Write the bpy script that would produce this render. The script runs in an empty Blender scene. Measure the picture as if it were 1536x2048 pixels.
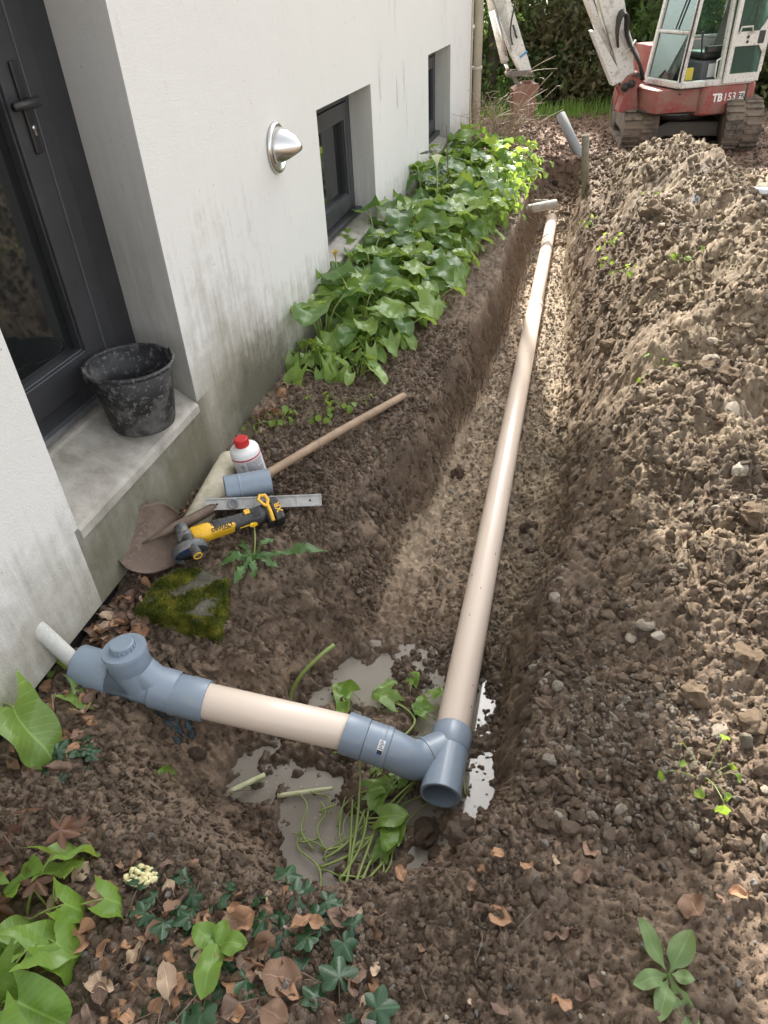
import bpy, bmesh, math, random
import numpy as np
from mathutils import Vector, Matrix, Euler
from mathutils import noise as mn
R = math.radians
random.seed(7)
scene = bpy.context.scene
C = scene.collection

# ------------------------------------------------------------------ camera
FPX, PITCH, ROLL, YAW, CAMZ = 1415.0, R(36.95), R(-3.18), R(15.97), 1.75
FW = Vector((-math.sin(YAW) * math.cos(PITCH), math.cos(YAW) * math.cos(PITCH), -math.sin(PITCH)))
_r = Vector((math.cos(YAW), math.sin(YAW), 0)); _u = _r.cross(FW)
RT = _r * math.cos(ROLL) + _u * math.sin(ROLL)
UP = -_r * math.sin(ROLL) + _u * math.cos(ROLL)
CAM = Vector((0, 0, CAMZ))
cd = bpy.data.cameras.new('camera'); cam = bpy.data.objects.new('camera', cd); C.objects.link(cam)
cd.sensor_fit = 'HORIZONTAL'; cd.sensor_width = 36; cd.lens = 36 * FPX / 1536
cd.clip_start = .05; cd.clip_end = 400
cam.matrix_world = Matrix(((RT.x, UP.x, -FW.x, 0), (RT.y, UP.y, -FW.y, 0), (RT.z, UP.z, -FW.z, CAMZ), (0, 0, 0, 1)))
scene.camera = cam

# ------------------------------------------------------------------ light
SUN_EL, SUN_AZ = R(45), R(12.0)           # azimuth measured from +Y towards -X
w = bpy.data.worlds.new('World'); scene.world = w; w.use_nodes = True
nt = w.node_tree; bg = nt.nodes['Background']
sky = nt.nodes.new('ShaderNodeTexSky'); sky.sky_type = 'NISHITA'; sky.sun_disc = False
sky.sun_elevation = SUN_EL; sky.sun_rotation = -SUN_AZ
sky.dust_density = 3.0; sky.air_density = 1.0; sky.ozone_density = 1.0
hs = nt.nodes.new('ShaderNodeHueSaturation'); hs.inputs['Saturation'].default_value = .16
nt.links.new(sky.outputs[0], hs.inputs['Color']); nt.links.new(hs.outputs[0], bg.inputs[0])
bg.inputs[1].default_value = .15
sl = bpy.data.lights.new('sun', 'SUN'); sl.energy = 3.7; sl.angle = R(.55); sl.color = (1, .95, .87)
so = bpy.data.objects.new('sun', sl); C.objects.link(so)
sdir = Vector((-math.sin(SUN_AZ) * math.cos(SUN_EL), math.cos(SUN_AZ) * math.cos(SUN_EL), math.sin(SUN_EL)))
so.rotation_euler = (-sdir).to_track_quat('-Z', 'Y').to_euler(); so.location = (0, 0, 20)
vs = scene.view_settings
scene.display_settings.display_device = 'sRGB'
vs.view_transform = 'Standard'; vs.look = 'None'; vs.exposure = 1.8; vs.gamma = 1

# ------------------------------------------------------------------ pixel -> place on a real plane
def ray(x, y): return FW + RT * ((x - 768) / FPX) - UP * ((y - 1024) / FPX)
def atz(x, y, z): d = ray(x, y); return CAM + d * ((z - CAMZ) / d.z)
def atx(x, y, X): d = ray(x, y); return CAM + d * (X / d.x)
def aty(x, y, Y): d = ray(x, y); return CAM + d * (Y / d.y)

# ------------------------------------------------------------------ mesh helpers
def frame_of(t, up=None):
    t = t.normalized(); a = up or (Vector((0, 0, 1)) if abs(t.z) < .9 else Vector((1, 0, 0)))
    s = t.cross(a).normalized(); return s, s.cross(t).normalized()
def tube(bm, pts, rad, n=8, cap=True, mi=0, flat=1.0):
    pts = [Vector(p) for p in pts]; m = len(pts)
    if not hasattr(rad, '__len__'): rad = [rad] * m
    rings = []; s = None
    for i, p in enumerate(pts):
        t = (pts[min(i + 1, m - 1)] - pts[max(i - 1, 0)]).normalized()
        if s is None: s, u = frame_of(t)
        else:
            s = (s - t * s.dot(t)).normalized(); u = s.cross(t)
        rings.append([bm.verts.new(p + (s * math.cos(a) + u * math.sin(a) * flat) * rad[i]) for a in [2 * math.pi * k / n for k in range(n)]])
    fs = []
    for a, b in zip(rings, rings[1:]):
        for k in range(n): fs.append(bm.faces.new((a[k], a[(k + 1) % n], b[(k + 1) % n], b[k])))
    if cap:
        fs.append(bm.faces.new(rings[0][::-1])); fs.append(bm.faces.new(rings[-1]))
    for f in fs: f.material_index = mi; f.smooth = True
    return fs
def axm(p0, p1):
    p0 = Vector(p0); d = Vector(p1) - p0; s, u = frame_of(d); t = d.normalized()
    return Matrix(((s.x, u.x, t.x, p0.x), (s.y, u.y, t.y, p0.y), (s.z, u.z, t.z, p0.z), (0, 0, 0, 1)))
def lathe(bm, prof, M=None, n=32, mi=0, closed=False, a0=0, a1=2 * math.pi):
    full = abs(a1 - a0 - 2 * math.pi) < 1e-6; cnt = n if full else n + 1; rings = []
    for r, z in prof:
        rings.append([bm.verts.new((r * math.cos(a0 + (a1 - a0) * k / n), r * math.sin(a0 + (a1 - a0) * k / n), z)) for k in range(cnt)] if r > 1e-6
                     else [bm.verts.new((0, 0, z))])
    prs = list(zip(rings, rings[1:])) + ([(rings[-1], rings[0])] if closed else [])
    for a, b in prs:
        for k in range(n):
            k2 = (k + 1) % cnt
            if len(a) == 1 and len(b) == 1: continue
            if len(a) == 1: v = (a[0], b[k2], b[k])
            elif len(b) == 1: v = (a[k], a[k2], b[0])
            else: v = (a[k], a[k2], b[k2], b[k])
            f = bm.faces.new(v); f.material_index = mi; f.smooth = True
    if M is not None:
        for ring in rings:
            for v in ring: v.co = M @ v.co
def box(bm, x0, x1, y0, y1, z0, z1, M=None, mi=0):
    vs_ = [bm.verts.new((x, y, z)) for x in (x0, x1) for y in (y0, y1) for z in (z0, z1)]
    if M is not None:
        for v in vs_: v.co = M @ v.co
    for q in ((0, 1, 3, 2), (4, 6, 7, 5), (0, 4, 5, 1), (2, 3, 7, 6), (0, 2, 6, 4), (1, 5, 7, 3)):
        f = bm.faces.new([vs_[i] for i in q]); f.material_index = mi
def prism(bm, poly, h0, h1, M=None, mi=0):
    """polygon in local xy extruded along local z"""
    a = [bm.verts.new((p[0], p[1], h0)) for p in poly]; b = [bm.verts.new((p[0], p[1], h1)) for p in poly]
    n = len(poly); fs = [bm.faces.new(a[::-1]), bm.faces.new(b)]
    for k in range(n): fs.append(bm.faces.new((a[k], a[(k + 1) % n], b[(k + 1) % n], b[k])))
    if M is not None:
        for v in a + b: v.co = M @ v.co
    for f in fs: f.material_index = mi
def bar(bm, p0, p1, w_, h_, mi=0, up=None):
    p0 = Vector(p0); p1 = Vector(p1); d = p1 - p0; s, u = frame_of(d, up); t = d.normalized()
    M = Matrix(((s.x, u.x, t.x, p0.x), (s.y, u.y, t.y, p0.y), (s.z, u.z, t.z, p0.z), (0, 0, 0, 1)))
    box(bm, -w_ / 2, w_ / 2, -h_ / 2, h_ / 2, 0, d.length, M, mi)
def bev(bm, w_, seg=2, ang=30):
    bm.normal_update()
    es = [e for e in bm.edges if len(e.link_faces) == 2 and e.calc_face_angle(0) > R(ang)]
    bmesh.ops.bevel(bm, geom=es, offset=w_, segments=seg, profile=.5, affect='EDGES', clamp_overlap=True)
def new(): return bmesh.new()
def tag(o, label=None, cat=None, group=None, kind=None):
    if label: o['label'] = label
    if cat: o['category'] = cat
    if group: o['group'] = group
    if kind: o['kind'] = kind
    return o
def thing(name, loc, label, cat, group=None):
    o = bpy.data.objects.new(name, None); C.objects.link(o); o.location = loc; o.empty_display_size = .05
    return tag(o, label, cat, group)
def origin(o):
    l = Vector(o.location); p = o.parent
    while p: l += Vector(p.location); p = p.parent
    return l
def mesh_of(bm, name, mats, smooth=None, auto=None):
    me = bpy.data.meshes.new(name)
    bmesh.ops.recalc_face_normals(bm, faces=bm.faces[:])
    if smooth is not None:
        for f in bm.faces: f.smooth = smooth
    bm.to_mesh(me); bm.free()
    for m in (mats if isinstance(mats, (list, tuple)) else [mats]): me.materials.append(m)
    if auto: me.set_sharp_from_angle(angle=R(auto))
    return me
def part(bm, name, mats, parent=None, smooth=None, auto=None, loc=None):
    """bm is in world coordinates; the object takes its parent's origin"""
    l = origin(parent) if parent else (Vector(loc) if loc else Vector((0, 0, 0)))
    if l.length > 0: bmesh.ops.translate(bm, vec=-l, verts=bm.verts[:])
    o = bpy.data.objects.new(name, mesh_of(bm, name, mats, smooth, auto)); C.objects.link(o)
    if parent: o.parent = parent
    else: o.location = l
    return o
def inst(me, name, parent=None, M=None):
    o = bpy.data.objects.new(name, me); C.objects.link(o)
    if parent: o.parent = parent
    if M is not None: o.matrix_basis = M
    return o
def text_bm(s, size, M, bold=0.0, depth=.0006):
    cu = bpy.data.curves.new('text', 'FONT'); cu.body = s; cu.size = size; cu.align_x = 'CENTER'; cu.align_y = 'CENTER'
    cu.offset = bold * size; cu.extrude = depth; cu.resolution_u = 3
    o = bpy.data.objects.new('text', cu); C.objects.link(o)
    dg = bpy.context.evaluated_depsgraph_get(); me = bpy.data.meshes.new_from_object(o.evaluated_get(dg))
    bm = new(); bm.from_mesh(me); bmesh.ops.transform(bm, matrix=M, verts=bm.verts[:])
    bpy.data.objects.remove(o); bpy.data.curves.remove(cu); bpy.data.meshes.remove(me); return bm
def mat_axes(p, x, y):
    x = Vector(x).normalized(); y = Vector(y); y = (y - x * y.dot(x)).normalized(); z = x.cross(y); p = Vector(p)
    return Matrix(((x.x, y.x, z.x, p.x), (x.y, y.y, z.y, p.y), (x.z, y.z, z.z, p.z), (0, 0, 0, 1)))

# ------------------------------------------------------------------ materials
class N:
    def __init__(s, name):
        s.m = bpy.data.materials.new(name); s.m.use_nodes = True; s.t = s.m.node_tree; s.b = s.t.nodes['Principled BSDF']
        s.tc = None
    def n(s, typ, **k):
        nd = s.t.nodes.new(typ)
        for a, v in k.items(): setattr(nd, a, v)
        return nd
    def l(s, a, b): s.t.links.new(a, b)
    def co(s, scale=(1, 1, 1), kind='Object'):
        if not s.tc: s.tc = s.n('ShaderNodeTexCoord')
        mp = s.n('ShaderNodeMapping'); mp.inputs['Scale'].default_value = scale; s.l(s.tc.outputs[kind], mp.inputs['Vector']); return mp.outputs[0]
    def noise(s, scale, det=6, rough=.55, stretch=(1, 1, 1), dist=0, vec=None):
        nd = s.n('ShaderNodeTexNoise'); nd.inputs['Scale'].default_value = scale; nd.inputs['Detail'].default_value = det
        nd.inputs['Roughness'].default_value = rough; nd.inputs['Distortion'].default_value = dist
        s.l(vec or s.co(stretch), nd.inputs['Vector']); return nd.outputs['Fac']
    def vor(s, scale, feat='F1', vec=None):
        nd = s.n('ShaderNodeTexVoronoi', feature=feat); nd.inputs['Scale'].default_value = scale
        s.l(vec or s.co(), nd.inputs['Vector']); return nd.outputs['Distance']
    def ramp(s, fac, stops):
        r = s.n('ShaderNodeValToRGB'); e = r.color_ramp.elements
        while len(e) < len(stops): e.new(.5)
        for q, (p, c) in zip(e, stops): q.position = p; q.color = (c[0], c[1], c[2], 1) if hasattr(c, '__len__') else (c, c, c, 1)
        s.l(fac, r.inputs[0]); return r.outputs[0]
    def mix(s, fac, a, b, mode='MIX'):
        m = s.n('ShaderNodeMix', data_type='RGBA', blend_type=mode)
        for sock, v in ((m.inputs[0], fac), (m.inputs[6], a), (m.inputs[7], b)):
            if hasattr(v, 'is_linked'): s.l(v, sock)
            elif hasattr(v, '__len__'): sock.default_value = (v[0], v[1], v[2], 1)
            else: sock.default_value = v if sock == m.inputs[0] else (v, v, v, 1)
        return m.outputs[2]
    def math(s, op, a, b=0.0, clamp=False):
        m = s.n('ShaderNodeMath', operation=op, use_clamp=clamp)
        for sock, v in ((m.inputs[0], a), (m.inputs[1], b)):
            if hasattr(v, 'is_linked'): s.l(v, sock)
            else: sock.default_value = v
        return m.outputs[0]
    def col(s, c): 
        if hasattr(c, 'is_linked'): s.l(c, s.b.inputs['Base Color'])
        else: s.b.inputs['Base Color'].default_value = (c[0], c[1], c[2], 1)
    def set(s, **k):
        nm = dict(rough='Roughness', metal='Metallic', spec='Specular IOR Level', ior='IOR', coat='Coat Weight', trans='Transmission Weight', coatr='Coat Roughness')
        for a, v in k.items():
            i = s.b.inputs[nm[a]]
            if hasattr(v, 'is_linked'): s.l(v, i)
            else: i.default_value = v
        return s
    def bump(s, h, strength=.3, dist=.01, prev=None):
        b = s.n('ShaderNodeBump'); b.inputs['Strength'].default_value = strength; b.inputs['Distance'].default_value = dist
        s.l(h, b.inputs['Height'])
        if prev: s.l(prev, b.inputs['Normal'])
        s.l(b.outputs[0], s.b.inputs['Normal']); return b.outputs[0]
def simple(name, c1, c2=None, scale=25, rough=.5, bump=.15, bscale=120, bdist=.002, metal=0, spec=.5, lo=.35, hi=.65, r2=None, stretch=(1, 1, 1)):
    k = N(name); c2 = c2 or tuple(v * .8 for v in c1); f = k.noise(scale, 8, .65, stretch)
    k.col(k.ramp(f, [(lo, c1), (hi, c2)])); k.set(metal=metal, spec=spec)
    if r2 is None: k.set(rough=rough)
    else: k.set(rough=k.ramp(f, [(lo, rough), (hi, r2)]))
    if bump: k.bump(k.noise(bscale, 4, .6, stretch), bump, bdist)
    return k.m
def flat(name, c, rough=.5, spec=.5, metal=0):
    k = N(name); k.col(c); k.set(rough=rough, spec=spec, metal=metal); return k.m
def dirty(name, c, dirt, amount=.5, scale=9, rough=.4, drough=.9, metal=0, spec=.5, bump=.1, bdist=.002):
    """paint with splashed dirt: amount 0..1"""
    k = N(name); f = k.noise(scale, 10, .68); sp = k.noise(scale * 7, 5, .7)
    a = k.ramp(f, [(.62 - .3 * amount, 0), (.78 - .3 * amount, 1)]); b = k.ramp(sp, [(.60 - .1 * amount, 0), (.66 - .1 * amount, 1)])
    m_ = k.math('MAXIMUM', k.math('MULTIPLY', a, .75), k.math('MULTIPLY', b, .8)); k.col(k.mix(m_, c, dirt))
    k.set(rough=k.ramp(m_, [(0, rough), (1, drough)]), metal=metal, spec=spec); k.bump(k.math('ADD', m_, sp), bump, bdist); return k.m
def leafmat(name, c1, c2, trans=(.25, .4, .05), rough=.35, tw=.35, holes=False):
    k = N(name)
    oi = k.n('ShaderNodeObjectInfo'); f = k.noise(9, 5, .6)
    uv = k.n('ShaderNodeTexCoord'); sp = k.n('ShaderNodeSeparateXYZ'); k.l(uv.outputs['UV'], sp.inputs[0])
    ax = k.math('ABSOLUTE', k.math('SUBTRACT', sp.outputs[0], .5))
    mid = k.ramp(ax, [(.008, 1), (.035, 0)])
    wv = k.math('SINE', k.math('MULTIPLY', k.math('SUBTRACT', sp.outputs[1], k.math('MULTIPLY', ax, .6)), 62.0))
    ve = k.ramp(wv, [(.80, 0), (.99, 1)])
    base = k.mix(k.math('ADD', k.math('MULTIPLY', f, .6), k.math('MULTIPLY', oi.outputs['Random'], .45), True), c1, c2)
    base = k.mix(k.math('MULTIPLY', k.math('MAXIMUM', mid, k.math('MULTIPLY', ve, .35)), .55), base, tuple(min(1, v * 1.7 + .04) for v in c2))
    k.col(base); k.set(rough=rough, spec=.5)
    k.bump(k.math('SUBTRACT', k.math('MULTIPLY', k.noise(45, 3), .7), k.math('MAXIMUM', mid, ve)), .22, .004)
    tr = k.n('ShaderNodeBsdfTranslucent'); tr.inputs[0].default_value = (*trans, 1)
    mx = k.n('ShaderNodeMixShader'); mx.inputs[0].default_value = tw
    k.l(k.b.outputs[0], mx.inputs[1]); k.l(tr.outputs[0], mx.inputs[2]); k.l(mx.outputs[0], k.t.nodes['Material Output'].inputs['Surface'])
    return k.m
def glassmat(name, tint, refl=.9):
    k = N(name); k.t.nodes.remove(k.b)
    tr = k.n('ShaderNodeBsdfTransparent'); tr.inputs[0].default_value = (*tint, 1)
    gl = k.n('ShaderNodeBsdfGlossy'); gl.inputs['Roughness'].default_value = .05; gl.inputs['Color'].default_value = (.30, .36, .34, 1)
    df = k.n('ShaderNodeBsdfDiffuse'); df.inputs[0].default_value = (.20, .28, .25, 1)
    fr = k.n('ShaderNodeFresnel'); fr.inputs[0].default_value = 1.28
    m0 = k.n('ShaderNodeMixShader'); m0.inputs[0].default_value = .16; k.l(tr.outputs[0], m0.inputs[1]); k.l(df.outputs[0], m0.inputs[2])
    m1 = k.n('ShaderNodeMixShader'); k.l(fr.outputs[0], m1.inputs[0]); k.l(m0.outputs[0], m1.inputs[1]); k.l(gl.outputs[0], m1.inputs[2])
    k.l(m1.outputs[0], k.t.nodes['Material Output'].inputs['Surface']); return k.m

def soilmat(name, attr_type='GEOMETRY'):
    k = N(name); at = k.n('ShaderNodeAttribute', attribute_type=attr_type, attribute_name='soil')
    c = at.outputs['Color']
    co = k.co() if attr_type == 'GEOMETRY' else k.co((1, 1, 1), 'Object')
    n1 = k.noise(6, 8, .65, vec=co); n2 = k.noise(55, 8, .7, vec=co); n3 = k.noise(260, 4, .7, vec=co)
    c = k.mix(1.0, c, k.ramp(n1, [(.3, .62), (.7, 1.32)]), 'MULTIPLY')
    c = k.mix(1.0, c, k.ramp(n2, [(.25, .55), (.5, .95), (.75, 1.5)]), 'MULTIPLY')
    gr = k.ramp(n3, [(.68, 0), (.76, 1)])
    c = k.mix(k.math('MULTIPLY', gr, .35), c, (.33, .28, .22))
    k.col(c); rg_ = k.ramp(n2, [(.3, .62), (.7, .95)])
    if attr_type == 'GEOMETRY': k.set(rough=k.mix(at.outputs['Alpha'], .16, rg_), spec=.4)
    else: k.set(rough=rg_, spec=.28)
    p = k.bump(n2, .75, .012); k.bump(n3, .6, .004, p); return k.m

SOIL = soilmat('soil'); CLOD = soilmat('clod', 'INSTANCER')
def wallmat():
    k = N('painted_render'); P = k.n('ShaderNodeNewGeometry').outputs['Position']
    sp = k.n('ShaderNodeSeparateXYZ'); k.l(P, sp.inputs[0]); X, Y, Z = sp.outputs
    big = k.noise(1.3, 6, .6, vec=P); mid = k.noise(7, 8, .7, vec=P)
    mp = k.n('ShaderNodeMapping'); mp.inputs['Scale'].default_value = (9, 9, .8); k.l(P, mp.inputs['Vector']); st = k.noise(3, 7, .65, vec=mp.outputs[0])
    mp2 = k.n('ShaderNodeMapping'); mp2.inputs['Scale'].default_value = (1, 5.5, .14); k.l(P, mp2.inputs['Vector']); crack = k.noise(2.6, 3, .5, vec=mp2.outputs[0])
    base = k.mix(big, (.695, .69, .66), (.65, .643, .61))
    base = k.mix(k.math('MULTIPLY', k.ramp(st, [(.45, 0), (.8, 1)]), .12), base, (.60, .575, .51))
    # splash zone low on the wall, worse by the door and by the bed
    h = k.math('SUBTRACT', 1.0, k.math('DIVIDE', k.math('SUBTRACT', Z, -.05), .62), True)
    hh = k.math('ADD', k.math('MULTIPLY', h, .90), k.math('SUBTRACT', k.math('MULTIPLY', mid, .9), .47))
    hh = k.math('ADD', hh, k.math('SUBTRACT', k.math('MULTIPLY', st, .7), .36))
    cy_ = k.math('SUBTRACT', 1.0, k.math('ABSOLUTE', k.math('DIVIDE', k.math('SUBTRACT', Y, 2.75), .75)), True); cz_ = k.math('SUBTRACT', 1.0, k.math('DIVIDE', Z, 1.15), True)
    hh = k.math('ADD', hh, k.math('MULTIPLY', k.math('MULTIPLY', cy_, cz_), .85))
    d1 = k.ramp(hh, [(.10, 0), (.50, .6), (.85, 1)])
    base = k.mix(k.math('MULTIPLY', d1, .85), base, (.215, .19, .13))
    # green black patch between door sill and bed
    dy = k.math('DIVIDE', k.math('SUBTRACT', Y, 3.02), .62); dz = k.math('DIVIDE', k.math('SUBTRACT', Z, .02), .42)
    rr = k.math('ADD', k.math('MULTIPLY', dy, dy), k.math('MULTIPLY', dz, dz))
    g = k.math('ADD', k.math('SUBTRACT', 1.0, rr), k.math('SUBTRACT', k.math('ADD', k.math('MULTIPLY', mid, 1.5), k.math('MULTIPLY', st, .35)), .92))
    base = k.mix(k.math('MULTIPLY', k.ramp(g, [(.1, 0), (.95, 1)]), .85), base, (.085, .08, .055))
    # door step front: mossy grey concrete
    stp = k.math('MULTIPLY', k.math('MULTIPLY', k.math('LESS_THAN', Z, .345), k.math('GREATER_THAN', Y, 1.50)), k.math('SUBTRACT', 1.0, k.math('MULTIPLY', k.math('SUBTRACT', Y, 2.41), 9.0), True))
    stp = k.math('MULTIPLY', stp, k.math('LESS_THAN', Y, 3.0))
    base = k.mix(k.math('MULTIPLY', stp, k.ramp(mid, [(.3, .75), (.6, .95)])), base, k.mix(st, (.17, .158, .112), (.10, .094, .06)))
    # reveals mixed towards grey, more so low down
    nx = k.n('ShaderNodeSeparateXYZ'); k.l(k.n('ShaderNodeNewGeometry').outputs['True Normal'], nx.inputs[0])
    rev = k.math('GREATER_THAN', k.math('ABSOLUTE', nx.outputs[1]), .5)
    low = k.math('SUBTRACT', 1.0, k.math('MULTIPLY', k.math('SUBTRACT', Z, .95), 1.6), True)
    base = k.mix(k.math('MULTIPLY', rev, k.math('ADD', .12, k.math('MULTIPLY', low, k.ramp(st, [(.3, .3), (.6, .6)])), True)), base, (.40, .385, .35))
    # long thin dark runs beyond the first window
    cz = k.math('MULTIPLY', k.ramp(crack, [(.492, 0), (.5, 1), (.508, 0)]), k.math('GREATER_THAN', Y, 5.5))
    cz = k.math('MULTIPLY', cz, k.ramp(k.noise(2.1, 2, vec=P), [(.52, 0), (.6, 1)]))
    base = k.mix(k.math('MULTIPLY', cz, .8), base, (.10, .09, .07))
    sp_ = k.ramp(k.noise(38, 3, .5, vec=P), [(.735, 0), (.76, 1)])
    base = k.mix(k.math('MULTIPLY', sp_, .7), base, (.22, .20, .17))
    k.col(base); k.set(rough=.88, spec=.25)
    p = k.bump(k.noise(170, 4, .6, vec=P), .55, .004); k.bump(mid, .25, .012, p); return k.m
WALL = wallmat()
CONC = simple('concrete', (.44, .415, .37), (.24, .22, .18), 7, .85, .45, 90, .006, spec=.3, lo=.38, hi=.68)
ANTH = simple('anthracite_aluminium', (.040, .041, .046), (.030, .031, .034), 8, .38, .04, 300, .001)
PANE = N('dark_window_glass'); PANE.col((.012, .014, .014)); PANE.set(rough=.035, spec=.6); PANE = PANE.m
STEEL = N('brushed_steel'); STEEL.col((.62, .61, .59)); STEEL.set(metal=1, rough=.24); STEEL.bump(STEEL.noise(60, 4, .6, (1, 1, 14)), .06, .001); STEEL = STEEL.m
PVCG = dirty('grey_pvc', (.215, .265, .325), (.30, .30, .29), .12, 12, .28, .6, bump=.04, bdist=.001)
PVCI = flat('grey_pvc_inside', (.16, .20, .25), .5)
k = N('beige_pvc'); f_ = k.ramp(k.noise(3.2, 9, .72, (2.2, .35, 2.2)), [(.66, 0), (.74, 1)]); f2_ = k.ramp(k.noise(2.0, 3), [(.52, 0), (.62, 1)]); f3_ = k.math('MULTIPLY', f_, f2_)
k.col(k.mix(k.math('MULTIPLY', f3_, .8), k.mix(k.noise(4, 4), (.77, .645, .535), (.72, .60, .495)), (.30, .22, .15))); k.set(rough=k.ramp(f3_, [(0, .24), (1, .85)]), spec=.5); k.bump(f3_, .05, .001); PVCB = k.m
BLACKM = flat('black_membrane', (.012, .012, .013), .55)

# ================================================================== GROUND
def _hash(ix, iy, seed):
    h = (ix.astype(np.int64) * 374761393 + iy.astype(np.int64) * 668265263 + seed * 1442695041) & 0xffffffff
    h = ((h ^ (h >> 13)) * 1274126177) & 0xffffffff
    return ((h ^ (h >> 16)) & 0xffffff) / float(0x1000000)
def vnoise(x, y, seed=0):
    ix = np.floor(x); iy = np.floor(y); fx = x - ix; fy = y - iy
    fx = fx * fx * fx * (fx * (fx * 6 - 15) + 10); fy = fy * fy * fy * (fy * (fy * 6 - 15) + 10)
    a = _hash(ix, iy, seed); b = _hash(ix + 1, iy, seed); c = _hash(ix, iy + 1, seed); d = _hash(ix + 1, iy + 1, seed)
    return (a + (b - a) * fx) * (1 - fy) + (c + (d - c) * fx) * fy
def fbm(x, y, f, octv=5, seed=0, g=.5):
    s = 0; a = 1; t = 0
    for k in range(octv): s = s + a * vnoise(x * f + 17.3 * k, y * f - 9.1 * k, seed + k); t += a; a *= g; f *= 2.03
    return s / t * 2 - 1
def lumps(x, y, c, seed, fill=.75):
    """crumbs: domes of random size in jittered cells, 0..1"""
    gx = x / c; gy = y / c; ix = np.floor(gx); iy = np.floor(gy); out = np.zeros_like(gx)
    for dx in (-1, 0, 1):
        for dy in (-1, 0, 1):
            cx = ix + dx; cy = iy + dy
            px_ = cx + .15 + .7 * _hash(cx, cy, seed); py_ = cy + .15 + .7 * _hash(cx, cy, seed + 1); s = _hash(cx, cy, seed + 2)
            rr = (.28 + .5 * s) * fill; e = .7 + .6 * _hash(cx, cy, seed + 3)
            q = ((gx - px_) * e) ** 2 + ((gy - py_) / e) ** 2
            out = np.maximum(out, rr * np.sqrt(np.clip(1 - q / (rr * rr), 0, 1)))
    return out
def ss(a, b, x):
    t = np.clip((x - a) / (b - a), 0, 1); return t * t * (3 - 2 * t)
PIT = [(-.46, 9.3), (-.50, 8.2), (-.52, 6.8), (-.52, 5.06), (-.55, 4.3), (-.60, 3.9), (-.63, 3.2), (-.68, 2.80), (-.82, 2.42), (-.95, 2.10), (-1.06, 1.86), (-1.15, 1.68),
       (-1.36, 1.52), (-1.47, 1.36), (-1.47, 1.05), (-1.38, .86), (-1.12, .76), (-.8, .72), (-.5, .70), (-.27, .75), (-.10, .88), (-.01, 1.1), (.02, 1.4), (.07, 1.9), (.13, 2.2),
       (.18, 2.57), (.23, 3.25), (.22, 4), (.20, 5), (.11, 6.5), (.06, 7.6), (.08, 8.6), (.02, 9.3)]
def pit_sd(x, y):
    d = np.full(x.shape, 1e9); ins = np.zeros(x.shape, bool); n = len(PIT)
    for i in range(n):
        ax, ay = PIT[i]; bx, by = PIT[(i + 1) % n]; ex, ey = bx - ax, by - ay
        t = np.clip(((x - ax) * ex + (y - ay) * ey) / (ex * ex + ey * ey), 0, 1)
        d = np.minimum(d, (x - ax - t * ex) ** 2 + (y - ay - t * ey) ** 2)
        c = (ay > y) != (by > y)
        with np.errstate(divide='ignore', invalid='ignore'): xi = ax + (y - ay) * ex / (ey if ey else 1e-9)
        ins ^= c & (x < xi)
    return np.where(ins, 1, -1) * np.sqrt(d)
RIDGE_Y = [0, 1.0, 1.6, 2.4, 3.5, 5.0, 6.3, 7.3, 8.2, 9.2, 30]
RIDGE_X = [1.1, 1.1, 1.1, 1.1, 1.1, .95, .82, .74, .6, .6, .6]
RIDGE_H = [.0, .02, .10, .34, .46, .50, .45, .34, .14, .0, 0]
def macro(x, y):
    z = -.30 * ss(8.0, 11.0, y) + 0 * x
    z = z - .06 * ss(-1.0, -1.4, x) * ss(1.9, 1.5, y)
    xr = np.interp(y, RIDGE_Y, RIDGE_X); h = np.interp(y, RIDGE_Y, RIDGE_H)
    wob = fbm(x, y, 1.15, 3, 71) * .5 + 1
    prof = np.where(x < xr, np.clip(.62 * ss(.0, .30, x - .13) + .38 * ss(.1, 1, (x - .06) / (xr - .06)), 0, 1), ss(1.0, 0, x - xr))
    z = z + h * np.clip(prof, 0, 1) * wob
    z = z + .30 * np.exp(-(((x - .70) / .34) ** 2 + ((y - 7.2) / .6) ** 2)) * .45
    z = z + .50 * np.exp(-(((x + .85) / .55) ** 2 + ((y - 10.1) / .75) ** 2)) + .16 * np.exp(-(((x - .25) / .5) ** 2 + ((y - 9.1) / .5) ** 2))
    xq = x + fbm(x, y, 3.1, 3, 5) * .05; yq = y + fbm(x, y, 3.1, 3, 9) * .05
    d = pit_sd(xq, yq)
    left = ss(2.75, 2.0, y) * ss(-.45, -.75, x); front = ss(1.25, .85, y)
    wd = .105 + .34 * np.maximum(left, front * .55)
    wd = wd + .11 * ss(-.22, -.05, x) * ss(1.3, 2.2, y)
    floor = -.425 - .10 * ss(2.2, 8, y)
    floor = np.where(y < 2.2, floor - .035 * ss(2.0, 1.75, y), floor)
    floor = floor + .30 * ss(-.78, -1.36, x) * ss(2.6, 1.9, y) + .28 * ss(8.5, 9.4, y)
    k = np.clip(d / wd, 0, 1); k = k ** .8; k = k * k * (3 - 2 * k)
    return z * (1 - k) + floor * k, d, k
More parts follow.
